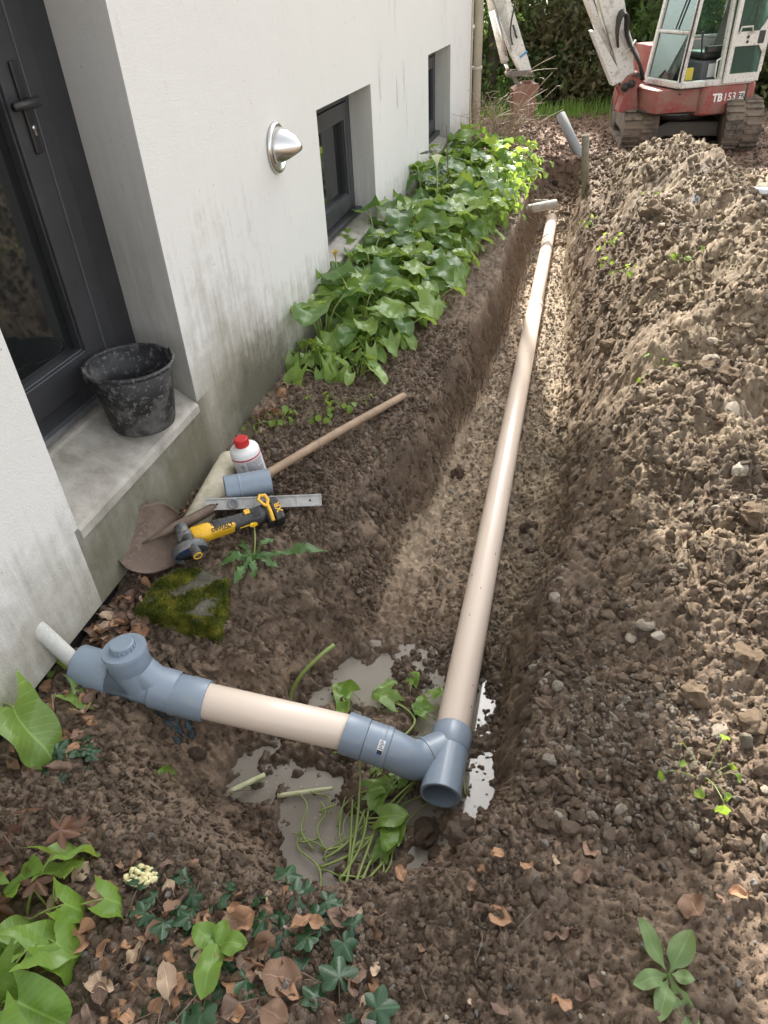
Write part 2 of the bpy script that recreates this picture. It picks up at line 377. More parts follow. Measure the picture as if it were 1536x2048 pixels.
def ground_full(x, y):
    x = np.asarray(x, float); y = np.asarray(y, float)
    z, d, k = macro(x, y)
    far = ss(9, 13, y); near = 1 - .75 * far
    mound = ss(.02, .3, x) * ss(1.3, 2.2, y) * ss(9.8, 8.6, y)
    pitm = ss(.0, .1, d)
    loose = .45 + .55 * np.maximum(mound, np.clip(pitm * (1 - k) * 2.5, 0, 1)) + .25 * ss(.1, -.05, d) * ss(-.3, 0, d)
    loose = np.where((y < 2.1) & (d > .25), .55, loose)
    z = z + fbm(x, y, 2.2, 4, 21) * (.035 + .085 * mound) * near
    z = z + fbm(x, y, 8.5, 6, 31, .64) * (.040 + .022 * mound) * loose
    z = z + lumps(x + .02 * fbm(x, y, 9, 2, 3), y, .21, 41, .62) * .16 * mound * .45
    z = z + lumps(x, y, .105, 51, .72) * .085 * loose * (.34 - .20 * mound)
    z = z + lumps(x + .01 * fbm(x, y, 30, 2, 4), y, .052, 61, .8) * .045 * (.30 + .35 * loose - .38 * mound)
    z = z + lumps(x + .004 * fbm(x, y, 60, 2, 6), y, .026, 81, .9) * (.028 + .010 * mound) * ss(9.5, 7.5, y)
    z = z + lumps(x, y, .0145, 83, .9) * .014 * ss(4.5, 2.5, y)
    z = z + fbm(x, y, 55, 2, 91) * .004
    pf = ss(2.05, 1.8, y) * ss(.12, .3, d)
    z = z + pf * (fbm(x, y, 6.5, 5, 171, .6) * .10 + .002)
    return z, d, k, mound
def gz(x, y):
    return float(ground_full(np.array([x]), np.array([y]))[0][0])
def onground(px_, py_, off=0.0, it=4):
    z = 0
    for _ in range(it):
        p = atz(px_, py_, z); z = gz(p.x, p.y) + off
    return Vector((p.x, p.y, z))
HUM = np.array([.176, .126, .087]); BRN = np.array([.240, .170, .115]); TAN = np.array([.250, .193, .126]); GRV = np.array([.420, .325, .225]); RED = np.array([.195, .126, .088])
WZ = -.438
def wetness(x, y, z, d): return ss(WZ + .05, WZ + .004, z) * ss(2.1, 1.85, y) * ss(.0, .06, d)
def soil_color(x, y, z, d, k, mound):
    n = fbm(x, y, 1.7, 4, 101)[..., None]; n2 = fbm(x, y, 6, 4, 111)[..., None]
    c = HUM * (1 + .3 * n2) + 0 * n
    def mixc(c, t, w_): w_ = np.clip(w_, 0, 1); w_ = w_[..., None] if w_.ndim == c.ndim - 1 else w_; return c * (1 - w_) + t * w_
    c = mixc(c, TAN, ss(.05, .45, x)[..., None] * ss(1.0, 2.6, y)[..., None] * np.clip(.78 + .55 * n, 0, 1))
    c = mixc(c, BRN, ss(.0, .3, x) * ss(1.9, .9, y) * .25)
    # dark topsoil lumps near the trench lip
    c = mixc(c, HUM, (ss(.35, .12, x) * ss(.0, .1, x) * ss(1.5, 2.0, y))[..., None] * np.clip(.3 + 1.8 * fbm(x, y, 2.6, 3, 131)[..., None], 0, .85))
    c = mixc(c, HUM * .72, (ss(.1, .4, x) * ss(1.4, 2.0, y) * ss(9, 8, y))[..., None] * np.clip(3.2 * (fbm(x, y, 3.4, 4, 191)[..., None] - .12), 0, .75))
    tr = ss(.2, .9, k)
    c = mixc(c, BRN, tr * .9); c = mixc(c, GRV, (ss(.8, 1, k) * ss(1.8, 2.6, y))[..., None] * np.clip(.8 + .5 * n2, 0, 1))
    c = mixc(c, TAN * .8, (ss(.25, .9, k) * ss(-.25, -.1, x) * ss(1.2, 2, y)) * .7)
    c = mixc(c, BRN * .85, (ss(-.3, -.6, x) * tr * ss(2.6, 1.8, y)) * .8)
    wet = wetness(x, y, z, d); c = c * (1 - .42 * wet[..., None])
    c = mixc(c, RED, ss(8.6, 9.4, y)); c = mixc(c, np.array([.06, .075, .03]), ss(14.2, 15.2, y))
    return c
ys = [-90, -60, -35, -20, -12, -7, -4, -2.4, -1.4]; yy = -.8
while yy < 15:
    ys.append(yy); yy += .05 if yy < .1 else (.02 if yy < .3 else (.0068 if yy < 1.7 else .0068 + (yy - 1.7) * .0026))
ys += [16, 17.5, 20, 24, 30, 45, 70, 120]; ys = np.array(ys)
NC = 560; u = np.linspace(0, 1, NC)
xl = np.interp(ys, [-1, 1, 15], [-1.72, -1.72, -3.2]); xr_ = np.interp(ys, [-1, 0, 2, 9, 15], [1.7, 1.7, 2.3, 4.2, 6.0])
GX = xl[:, None] + (xr_ - xl)[:, None] * u[None]
outl = np.array([-90, -50, -28, -16, -9, -6, -4.2]); outr = np.array([7, 9, 13, 20, 32, 55, 95])
GX = np.concatenate([np.repeat(outl[None], len(ys), 0), GX, np.repeat(outr[None], len(ys), 0)], 1); GY = np.repeat(ys[:, None], GX.shape[1], 1)
GZ, GD, GK, GM = ground_full(GX, GY)
# crumbly sideways push on the steep faces so they are not smooth curtains
steep = np.clip(GK * (1 - GK) * 4, 0, 1) * (GD > -.02)
GC = soil_color(GX, GY, GZ, GD, GK, GM)
PXX = GX + steep * (fbm(GX + GZ * 1.7, GY + GZ * 2.3, 16, 4, 141) * .035 + (lumps(GY, GZ + GX * .2, .07, 151, .8) - .3) * .05); PYY = GY + steep * fbm(GX - GZ * 2, GY, 16, 3, 161) * .02
def grid_mesh(name, X, Y, Z, col, mat):
    r, c = X.shape; me = bpy.data.meshes.new(name); nv = r * c; nf = (r - 1) * (c - 1)
    i = (np.arange(r - 1)[:, None] * c + np.arange(c - 1)[None]).ravel()
    idx = np.stack([i, i + 1, i + c + 1, i + c], 1).astype(np.int32)
    me.vertices.add(nv); me.vertices.foreach_set('co', np.stack([X, Y, Z], -1).astype(np.float32).ravel())
    me.loops.add(nf * 4); me.loops.foreach_set('vertex_index', idx.ravel())
    me.polygons.add(nf); me.polygons.foreach_set('loop_start', np.arange(0, nf * 4, 4, dtype=np.int32)); me.polygons.foreach_set('loop_total', np.full(nf, 4, np.int32))
    me.polygons.foreach_set('use_smooth', np.ones(nf, bool)); me.update(calc_edges=True)
    at = me.color_attributes.new('soil', 'FLOAT_COLOR', 'POINT'); at.data.foreach_set('color', np.concatenate([col, 1 - wetness(X, Y, Z, GD)[..., None]], -1).astype(np.float32).ravel())
    me.materials.append(mat); me.validate(); o = bpy.data.objects.new(name, me); C.objects.link(o); return o
ground = tag(grid_mesh('ground', PXX, PYY, GZ, GC, SOIL), 'dug up brown garden soil with trench and spoil mound', kind='structure')

# ------------------------------------------------------------------ clods and stones
def rock_mesh(name, seed, sub=2, rough=.28, flatz=.75, mat=None, ang=0.0):
    rnd = random.Random(seed); bm = new(); bmesh.ops.create_icosphere(bm, subdivisions=sub, radius=1)
    o1 = Vector((rnd.uniform(-50, 50), rnd.uniform(-50, 50), rnd.uniform(-50, 50)))
    planes = [(Vector((rnd.gauss(0, 1), rnd.gauss(0, 1), rnd.gauss(0, 1))).normalized(), rnd.uniform(.55, .85)) for _ in range(7)]
    sc = Vector((1, rnd.uniform(.6, .95), flatz * rnd.uniform(.7, 1.1)))
    for v in bm.verts:
        p = v.co.copy(); q = p * (1 + rough * mn.noise(p * 1.3 + o1) + rough * .6 * mn.noise(p * 3.1 + o1))
        if ang:
            for n_, d_ in planes:
                e = q.dot(n_) - d_
                if e > 0: q -= n_ * e * ang
        v.co = Vector((q.x * sc.x, q.y * sc.y, q.z * sc.z))
    return mesh_of(bm, name, mat, smooth=not ang)
ROCK = simple('stone', (.30, .26, .205), (.17, .14, .105), 30, .8, .4, 140, .01, spec=.3)
ROCKP = simple('pale_stone', (.34, .30, .245), (.23, .20, .155), 35, .75, .3, 140, .01, spec=.3)
ROCKD = simple('dark_clod', (.155, .112, .082), (.10, .073, .054), 30, .9, .7, 60, .03, spec=.2)
ROCKT = simple('tan_clod', (.262, .195, .13), (.18, .13, .086), 25, .9, .7, 60, .03, spec=.2)
hid = bpy.data.collections.new('crumb_shapes')
for i in range(6): hid.objects.link(bpy.data.objects.new('crumb_shape', rock_mesh('crumb', 300 + i, 1 if i < 3 else 2, .62, .85, CLOD, .65)))
rng = np.random.default_rng(11)
def scatter_pts():
    P, S, K = [], [], []
    def add(n, x0, x1, y0, y1, smin, smax, keep=None, pw=3.0, tint=None):
        x = rng.uniform(x0, x1, n); y = y0 + (y1 - y0) * rng.uniform(0, 1, n) ** 1.25
        s = smin + (smax - smin) * rng.uniform(0, 1, n) ** pw
        z, d, k, m = ground_full(x, y); kp = np.ones(n, bool) if keep is None else keep(x, y, z, d, k, m)
        x, y, z, d, k, m, s = [q[kp] for q in (x, y, z, d, k, m, s)]
        c = soil_color(x, y, z, d, k, m) * rng.uniform(.7, 1.35, (len(x), 1))
        if tint is not None:
            t = rng.uniform(0, 1, (len(x), 1)) < tint[1]; c = np.where(t, np.array(tint[0]) * rng.uniform(.6, 1.2, (len(x), 1)), c)
        P.append(np.stack([x, y, z + s * .2], 1)); S.append(s); K.append(c)
    add(95000, .02, 2.4, 1.0, 8.8, .0024, .027, lambda x, y, z, d, k, m: (x < .3 + y * .4) & (fbm(x, y, 2.3, 3, 181) > -.25 + .5 * (rng.uniform(0, 1, x.shape) - .5)), 5.0, ((.36, .31, .24), .05))
    add(16000, -.5, .12, 1.6, 8.6, .003, .015, lambda x, y, z, d, k, m: d > -.02, 2.5, ((.36, .32, .26), .16))
    add(30000, -1.48, .05, .55, 2.6, .0022, .013, lambda x, y, z, d, k, m: (k < .97) & ((z > -.425) | (y > 1.85)), 3, ((.20, .16, .12), .07))
    add(18000, -1.4, -.5, 2.0, 4.2, .003, .016, lambda x, y, z, d, k, m: k < .97, 3, ((.3, .27, .22), .05))
    add(26000, -.9, 1.3, .3, 1.9, .0022, .012, lambda x, y, z, d, k, m: d < .02, 4, ((.30, .28, .25), .10))
    add(5000, -1.0, .6, 7.6, 11.0, .008, .035, None, 3)
    add(9000, -1.2, 4.5, 8.6, 14.5, .010, .045, None, 3, ((.10, .07, .05), .3))
    # grey gravel patch right of the pit
    add(3500, .05, .65, .9, 1.65, .004, .013, lambda x, y, z, d, k, m: (d < -.04) & (((x - .33) / .22) ** 2 + ((y - 1.25) / .30) ** 2 < 1 + .6 * fbm(x, y, 5, 3, 7)), 1.5, ((.36, .305, .24), .7))
    return np.concatenate(P), np.concatenate(S), np.concatenate(K)
SP, SS_, SK = scatter_pts(); ns = len(SP)
me = bpy.data.meshes.new('soil_crumbs'); me.vertices.add(ns); me.vertices.foreach_set('co', SP.astype(np.float32).ravel())
a = me.attributes.new('rot', 'FLOAT_VECTOR', 'POINT'); a.data.foreach_set('vector', rng.uniform(0, 6.28, (ns, 3)).astype(np.float32).ravel())
a = me.attributes.new('scl', 'FLOAT_VECTOR', 'POINT'); a.data.foreach_set('vector', (SS_[:, None] * rng.uniform(.75, 1.2, (ns, 3))).astype(np.float32).ravel())
a = me.attributes.new('soil', 'FLOAT_VECTOR', 'POINT'); a.data.foreach_set('vector', SK.astype(np.float32).ravel())
a = me.attributes.new('pick', 'INT', 'POINT'); a.data.foreach_set('value', np.where(SS_ > .009, rng.integers(3, 6, ns), rng.integers(0, 3, ns)).astype(np.int32))
crumbs = bpy.data.objects.new('soil_crumbs', me); C.objects.link(crumbs); tag(crumbs, 'loose crumbs of soil and gravel strewn over the ground', 'soil crumbs', kind='stuff')
ng = bpy.data.node_groups.new('scatter', 'GeometryNodeTree')
ng.interface.new_socket('Geometry', in_out='INPUT', socket_type='NodeSocketGeometry'); ng.interface.new_socket('Geometry', in_out='OUTPUT', socket_type='NodeSocketGeometry')
gi = ng.nodes.new('NodeGroupInput'); go = ng.nodes.new('NodeGroupOutput'); ip = ng.nodes.new('GeometryNodeInstanceOnPoints'); ci = ng.nodes.new('GeometryNodeCollectionInfo')
ci.inputs['Collection'].default_value = hid; ci.inputs['Separate Children'].default_value = True; ci.inputs['Reset Children'].default_value = True
def nattr(nm, t):
    q = ng.nodes.new('GeometryNodeInputNamedAttribute'); q.data_type = t; q.inputs['Name'].default_value = nm; return q.outputs['Attribute']
er = ng.nodes.new('FunctionNodeEulerToRotation'); ng.links.new(nattr('rot', 'FLOAT_VECTOR'), er.inputs[0])
ip.inputs['Pick Instance'].default_value = True
for a_, b_ in ((gi.outputs[0], ip.inputs['Points']), (ci.outputs[0], ip.inputs['Instance']), (nattr('pick', 'INT'), ip.inputs['Instance Index']), (er.outputs[0], ip.inputs['Rotation']), (nattr('scl', 'FLOAT_VECTOR'), ip.inputs['Scale']), (ip.outputs[0], go.inputs[0])): ng.links.new(a_, b_)
md = crumbs.modifiers.new('scatter', 'NODES'); md.node_group = ng

# larger clods and stones: parts of the ground
shapes = [rock_mesh('clod', 400 + i, 3, .62, .75, ROCKT, .45) for i in range(5)]; dshapes = [rock_mesh('clod', 420 + i, 3, .6, .75, ROCKD, .4) for i in range(4)]
sshapes = [rock_mesh('stone', 440 + i, 2, .25, .6, ROCK, .9) for i in range(5)]; pshapes = [rock_mesh('stone', 460 + i, 2, .2, .6, ROCKP, .9) for i in range(4)]
rnd = random.Random(5)
def put_rock(me_, name, p, s, sink=.25):
    M = Matrix.Translation((p[0], p[1], gz(p[0], p[1]) + s * (.45 - sink))) @ Euler((rnd.uniform(-.5, .5), rnd.uniform(-.5, .5), rnd.uniform(0, 6.3))).to_matrix().to_4x4() @ Matrix.Diagonal((s, s, s, 1))
    return inst(me_, name, ground, M)
for i in range(120):
    y = 1.8 + 6.3 * rnd.random(); x = .16 + rnd.random() * (.5 + y * .22); put_rock(rnd.choice(shapes), 'soil_clod', (x, y), .012 + .050 * rnd.random() ** 3.5)
for i in range(45):
    y = 1.2 + 6.5 * rnd.random() ** 1.2; x = .1 + rnd.random() * (.45 + y * .2); put_rock(rnd.choice(sshapes), 'stone', (x, y), .010 + .026 * rnd.random() ** 3)
for i in range(0):
    y = .5 + 5.5 * rnd.random() ** 1.4; x = .1 + rnd.random() * (.5 + y * .2); put_rock(rnd.choice(pshapes), 'stone', (x, y), .010 + .014 * rnd.random() ** 2)
for i in range(60):
    x = -1.3 + rnd.random() * 1.3; y = .75 + 2.6 * rnd.random()
    if gz(x, y) > -.40: put_rock(rnd.choice(dshapes), 'soil_clod', (x, y), .014 + .03 * rnd.random() ** 2)
for (px_, py_, s, ms) in [(1303, 440, .085, shapes), (1325, 458, .05, pshapes), (1345, 470, .05, shapes), (1420, 715, .05, sshapes), (1415, 350, .07, pshapes), (1490, 372, .10, shapes), (1470, 790, .05, sshapes), (1108, 1195, .03, sshapes), (1315, 1275, .03, pshapes), (1478, 945, .045, pshapes), (1500, 1030, .05, shapes), (1190, 980, .03, shapes),
                          (925, 1668, .045, dshapes), (850, 1668, .05, dshapes), (880, 1690, .04, dshapes), (1385, 1390, .045, shapes), (1500, 1450, .05, shapes), (1440, 1460, .035, sshapes), (1490, 1310, .05, shapes), (1525, 380, .09, sshapes), (1395, 745, .05, shapes), (1080, 1780, .035, dshapes), (1440, 640, .04, sshapes), (1220, 600, .03, dshapes), (1260, 480, .04, shapes), (1385, 1225, .03, shapes), (1180, 590, .04, dshapes)]:
    p = onground(px_, py_); put_rock(rnd.choice(ms), 'stone' if ms in (sshapes, pshapes) else 'soil_clod', (p.x, p.y), s, .2)
for i in range(26):      # little white pebbles in the foreground
    p = onground(rnd.uniform(560, 1400), rnd.uniform(1820, 2040)); put_rock(rnd.choice(pshapes), 'stone', (p.x, p.y), rnd.uniform(.004, .009), .1)

# ------------------------------------------------------------------ puddle
k = N('muddy_water'); k.col(k.ramp(k.noise(5, 5), [(.3, (.38, .345, .295)), (.7, (.31, .275, .23))])); k.set(rough=.03, spec=1.0, ior=1.45)
k.bump(k.ramp(k.noise(160, 2), [(.66, 0), (.75, 1)]), .12, .002); tr_ = k.n('ShaderNodeBsdfTransparent'); tr_.inputs[0].default_value = (.8, .72, .6, 1); mx_ = k.n('ShaderNodeMixShader'); mx_.inputs[0].default_value = .34; k.l(k.b.outputs[0], mx_.inputs[1]); k.l(tr_.outputs[0], mx_.inputs[2]); k.l(mx_.outputs[0], k.t.nodes['Material Output'].inputs['Surface']); WATER = k.m
bm = new(); outl_ = [(-1.0, 1.25), (-.95, 1.05), (-.8, .93), (-.5, .88), (-.25, .92), (-.1, 1.1), (-.05, 1.4), (-.06, 1.75), (-.3, 1.95), (-.7, 1.93), (-.95, 1.6)]
bm.faces.new([bm.verts.new((x, y, WZ)) for x, y in outl_]); tag(part(bm, 'puddle', WATER), 'milky brown puddle at the bottom of the pit', kind='structure')

# scum and plant bits floating on the puddle
bm = new(); rr = random.Random(121); placed = 0
for i in range(1500):
    x, y = rr.uniform(-.95, -.08), rr.uniform(.92, 1.9)
    if vnoise(np.array([x * 7]), np.array([y * 7]), 9)[0] < .5 or gz(x, y) > WZ - .004: continue
    r_ = .0008 + .0032 * rr.random() ** 4; bmesh.ops.create_circle(bm, cap_ends=True, segments=6, radius=r_, matrix=Matrix.Translation((x, y, WZ + .0012)) @ Matrix.Diagonal((1, rr.uniform(.4, 1), 1, 1))); placed += 1
    if placed > 420: break
tag(part(bm, 'floating_scum', simple('scum', (.50, .46, .38), (.22, .17, .11), 40, .7)), 'pale scum and tiny bits floating on the puddle', 'scum', kind='stuff')

# ================================================================== HOUSE
XW = -1.49
house = thing('house', (-4, 4, 0), 'white rendered house wall with grey door and small windows', 'house')
bm = new()
yb = [-3, 1.52, 1.80, 2.405, 4.28, 5.46, 7.50, 8.70, 10.3]; zb = [-.9, .02, .29, .335, 1.18, 2.35, 10.5]
def hole(y, z): return (1.52 < y < 2.405 and .335 < z < 2.35) or ((4.28 < y < 5.46 or 7.5 < y < 8.7) and .29 < z < 1.18) or (y < 1.80 and z < .02)
def q(*ps): bm.faces.new([bm.verts.new(p) for p in ps])
for i in range(len(yb) - 1):
    for j in range(len(zb) - 1):
        if not hole((yb[i] + yb[i + 1]) / 2, (zb[j] + zb[j + 1]) / 2):
            q((XW, yb[i], zb[j]), (XW, yb[i + 1], zb[j]), (XW, yb[i + 1], zb[j + 1]), (XW, yb[i], zb[j + 1]))
def reveal(y0, y1, z0, z1, xi, y0i, y1i, z0i):
    a = [(XW, y0, z0), (XW, y1, z0), (XW, y1, z1), (XW, y0, z1)]; b = [(xi, y0i, z0i), (xi, y1i, z0i), (xi, y1i, z1), (xi, y0i, z1)]
    for k_ in (1, 2, 3): q(a[k_], a[(k_ + 1) % 4], b[(k_ + 1) % 4], b[k_])
    q(a[0], a[1], b[1], b[0])
reveal(1.52, 2.405, .335, 2.35, -1.82, 1.43, 2.50, .46); reveal(4.28, 5.46, .29, 1.18, -1.72, 4.25, 5.47, .345); reveal(7.5, 8.7, .29, 1.18, -1.72, 7.47, 8.71, .345)
q((XW, -3, .02), (XW, 1.80, .02), (XW - .2, 1.80, .02), (XW - .2, -3, .02)); q((XW, 1.80, -.9), (XW, 1.80, .02), (XW - .2, 1.80, .02), (XW - .2, 1.80, -.9))
q((XW, 10.3, -.9), (-9.5, 10.3, -.9), (-9.5, 10.3, 10.5), (XW, 10.3, 10.5)); q((XW, -3, -.9), (XW, -3, 10.5), (-9.5, -3, 10.5), (-9.5, -3, -.9)); q((-9.5, -3, -.9), (-9.5, -3, 10.5), (-9.5, 10.3, 10.5), (-9.5, 10.3, -.9))
bmesh.ops.remove_doubles(bm, verts=bm.verts[:], dist=.0005); bev(bm, .007, 2, 50)
wall = part(bm, 'wall', WALL, house, smooth=False)
bm = new(); M_ = Matrix(((0, 0, 1, 0), (1, 0, 0, 0), (0, 1, 0, 0), (0, 0, 0, 1)))
q((XW + .15, -3.2, 10.48), (XW + .15, 10.45, 10.48), (-5.5, 8, 11.7), (-5.5, 0, 11.7)); q((-9.6, -3.2, 10.48), (-9.6, 10.45, 10.48), (-5.5, 8, 11.7), (-5.5, 0, 11.7)); q((XW + .15, 10.45, 10.48), (-9.6, 10.45, 10.48), (-5.5, 8, 11.7)); q((XW + .15, -3.2, 10.48), (-9.6, -3.2, 10.48), (-5.5, 0, 11.7))
part(bm, 'roof', simple('slate', (.06, .062, .07)), house)
bm = new(); box(bm, XW - .10, XW - .035, -3, 1.795, -.6, .018); part(bm, 'damp_proof_membrane', BLACKM, house)
# door step slab: slopes outwards, thin back upstand
bm = new(); n_ = 12
prism(bm, [(XW + .006, .300), (XW + .006, .333), (XW - .006, .345), (-1.73, .440), (-1.735, .452), (-1.84, .478), (-1.84, .30)], -2.47, -1.46, Matrix(((1, 0, 0, 0), (0, 0, -1, 0), (0, 1, 0, 0), (0, 0, 0, 1))))
for v in bm.verts: v.co.y = max(1.523, min(2.402, v.co.y)) if v.co.x > XW - .02 else v.co.y
part(bm, 'door_step', CONC, house)
def casement(name, y0, y1, z0, z1, x, fr, st, rail, handle=False):
    bm = new()
    for a in ((y0, y0 + fr, z0, z1), (y1 - fr, y1, z0, z1), (y0 + fr, y1 - fr, z1 - fr, z1), (y0 + fr, y1 - fr, z0, z0 + fr * .6)): box(bm, x - .06, x, *a)
    bev(bm, .003, 1); d = part(bm, name, ANTH, house)
    ya, yc, za, zc = y0 + fr + .004, y1 - fr - .004, z0 + fr * .6 + .004, z1 - fr - .004
    bm = new(); xs = x + .012
    for a in ((ya, ya + st, za, zc), (yc - st, yc, za, zc), (ya + st, yc - st, zc - st, zc), (ya + st, yc - st, za, za + rail)): box(bm, x - .05, xs, *a)
    g = st * .42
    for a in ((ya + st - .03, ya + st + .006, za + rail, zc - st), (yc - st - .006, yc - st + .03, za + rail, zc - st), (ya + st, yc - st, za + rail - .03, za + rail + .006)): box(bm, x - .046, xs - .012, *a)
    bev(bm, .004, 2); part(bm, 'sash', ANTH, d)
    bm = new(); 
    for a in ((yc - st * .45, yc - st * .42, za + .01, zc - .01),): box(bm, xs - .002, xs + .0035, *a)
    part(bm, 'trim_line', simple('trim_grey', (.10, .10, .11), rough=.3), d)
    bm = new(); box(bm, x - .04, x - .030, ya + st - .01, yc - st + .01, za + rail - .01, zc - st + .01); part(bm, 'glass_pane', PANE, d)
    return d, xs
door, xs = casement('glazed_door', 1.44, 2.488, .475, 2.349, -1.765, .135, .20, .12)
HB = simple('black_handle_metal', (.016, .016, .017), rough=.35)
bm = new(); box(bm, xs, xs + .010, 2.205, 2.242, 1.34, 1.60); bev(bm, .008, 3); part(bm, 'lock_plate', HB, door)
bm = new(); tube(bm, [(xs + .008, 2.224, 1.49), (xs + .05, 2.224, 1.49)], .011, 12); tube(bm, [(xs + .05, 2.232, 1.49), (xs + .055, 2.21, 1.489), (xs + .056, 2.15, 1.488), (xs + .053, 2.105, 1.488)], [.012, .0125, .011, .010], 12, flat=1.3); part(bm, 'lever_handle', HB, door)
bm = new(); lathe(bm, [(.0, .0), (.0085, .0), (.0085, .004), (.0, .004)], axm((xs + .009, 2.224, 1.415), (xs + .02, 2.224, 1.415)), 16); box(bm, xs + .009, xs + .0125, 2.22, 2.228, 1.393, 1.415); part(bm, 'key_cylinder', STEEL, door)
bm = new(); box(bm, -1.768, -1.738, 1.5, 2.44, .478, .497); part(bm, 'threshold_rail', simple('aluminium', (.42, .43, .45), rough=.35, metal=.8), door)
for (y0, y1) in ((4.252, 5.468), (7.472, 8.708)):
    wdw, xs = casement('window', y0, y1, .347, 1.178, -1.655, .085, .10, .11)
    bm = new(); box(bm, -1.653, -1.60, y0 + .04, y1 - .002, .348, .385); bev(bm, .006, 2); part(bm, 'bottom_ledge', ANTH, wdw)
    bm = new(); prism(bm, [(XW + .012, .268), (XW + .012, .290), (XW - .002, .298), (-1.70, .352), (-1.70, .25), (XW - .01, .25)], -(y1 - .010), -(y0 + .03), Matrix(((1, 0, 0, 0), (0, 0, -1, 0), (0, 1, 0, 0), (0, 0, 0, 1)))); part(bm, 'window_sill', CONC, wdw)

# ------------------------------------------------------------------ wall lamp, downpipe
lc = atx(551, 296, XW); lamp = thing('wall_lamp', lc, 'round brushed steel hooded lamp on the white wall', 'lamp')
bm = new(); lathe(bm, [(0, .001), (.112, .001), (.115, .008), (.112, .018), (.100, .024), (.094, .018), (0, .016)], axm(lc, lc + Vector((1, 0, 0))), 48); part(bm, 'back_plate', STEEL, lamp)
bm = new(); rings = []
for j in range(15):
    e = j / 14; rr = .094 * max(0, (1 - e ** 1.7)) ** .75; ring = []
    for k_ in range(33):
        th = R(-38 + 256 * k_ / 32); down = .0
        ring.append(bm.verts.new((lc.x + .018 + .125 * e, lc.y + rr * math.cos(th), lc.z + rr * math.sin(th) * (1.0) + .004 * e)))
    rings.append(ring)
for a, b in zip(rings, rings[1:]):
    for k_ in range(32): bm.faces.new((a[k_], a[k_ + 1], b[k_ + 1], b[k_]))
bmesh.ops.remove_doubles(bm, verts=bm.verts[:], dist=.0004); bmesh.ops.solidify(bm, geom=bm.faces[:], thickness=.0015); part(bm, 'hood', STEEL, lamp, smooth=True)
bm = new(); lathe(bm, [(0, .016), (.04, .016), (.04, .05), (0, .055)], axm(lc + Vector((.004, 0, -.01)), lc + Vector((1, 0, -.01))), 20); part(bm, 'bulb_holder', flat('lamp_glass', (.10, .10, .10), .3), lamp)
DPM = simple('cream_downpipe', (.56, .52, .43), (.46, .42, .34), 6, .45, .05)
pz = Vector((-1.44, 10.27, 0)); dp = thing('downpipe', (pz.x, pz.y, -.6), 'cream round downpipe at the far corner of the white house', 'downpipe')
bm = new(); tube(bm, [(pz.x + .02, pz.y, -.6), (pz.x + .02, pz.y, 9)], .052, 20); part(bm, 'pipe', DPM, dp)
for z in (.82, 2.6):
    bm = new(); lathe(bm, [(.054, -.02), (.060, -.016), (.060, .016), (.054, .02)], Matrix.Translation((pz.x + .02, pz.y, z)), 20, closed=True); box(bm, XW, pz.x - .02, pz.y - .01, pz.y + .01, z - .012, z + .012); part(bm, 'collar', DPM, dp)
bm = new(); tube(bm, [(XW + .012, 10.15, -.5), (XW + .012, 10.15, 10)], .011, 8); part(bm, 'conduit', simple('white_conduit', (.74, .68, .55), rough=.5), dp)

# ------------------------------------------------------------------ drain run in the trench
RP = .0590; RS = .0650
run = thing('drain_pipe_run', (-.24, 1.3, -.45), 'long beige drain pipe with grey fittings lying in the trench and pit', 'drain pipe')
def hollow(bm, p0, p1, r, ri, n=40, mi=0):
    p0 = Vector(p0); p1 = Vector(p1); L = (p1 - p0).length
    lathe(bm, [(r - .0015, 0), (r, .0015), (r, L - .0015), (r - .0015, L), (ri, L), (ri, 0)], axm(p0, p1), n, mi, closed=True)
E0 = atz(880, 1592, -.31); FAR = atz(1104, 437, -.44); E0 = Vector((E0.x, E0.y, -.31)); AX = (FAR - E0).normalized()
def onax(t): return E0 + AX * t
def yt(y): return (y - E0.y) / AX.y
tend = yt(FAR.y); tj = yt(atz(1084, 622, -.40).y)
bm = new(); hollow(bm, onax(.235), onax(tj), RP, .0545); part(bm, 'beige_pipe', PVCB, run)
bm = new(); hollow(bm, onax(tj - .002), onax(tend - .02), RP * .985, .0545); lathe(bm, [(RP, 0), (RP + .004, .004), (RP + .004, .10), (RP, .11)], axm(onax(tj), onax(tend)), 40); lathe(bm, [(.0545, 0), (.0575, .012), (.045, .03), (0, .035)], axm(onax(tend - .022), onax(tend + 1)), 32); part(bm, 'beige_pipe', PVCB, run)
# Y junction at the near end
yj = thing_j = None
bm = new(); hollow(bm, onax(0), onax(.25), RS, .0560)
lathe(bm, [(RS, .165), (RS + .0035, .170), (RS + .0035, .245), (RS - .001, .252)], axm(onax(0), onax(1)), 40)
JN = onax(.185)                                # where the branch axis meets the main axis
B1 = atz(690, 1465, -.205); B2 = atz(795, 1503, -.245)
B2.z = -.245; bdir = (B2 - B1).normalized(); jd = (JN - Vector((JN.x - .17, JN.y - .165, JN.z + .03))).normalized()
pj = JN - jd * .085
def bez(p0, p1, p2, p3, n): return [(p0 * (1 - t) ** 3 + p1 * 3 * t * (1 - t) ** 2 + p2 * 3 * t * t * (1 - t) + p3 * t ** 3) for t in [i / n for i in range(n + 1)]]
tube(bm, [pj, JN + jd * .02], RS * .99, 40, cap=False); tee = part(bm, 'y_junction', PVCG, run, auto=40)
bm = new(); lathe(bm, [(.0562, .001), (.0562, .24)], axm(onax(0), onax(1)), 40); part(bm, 'bore', PVCI, tee)
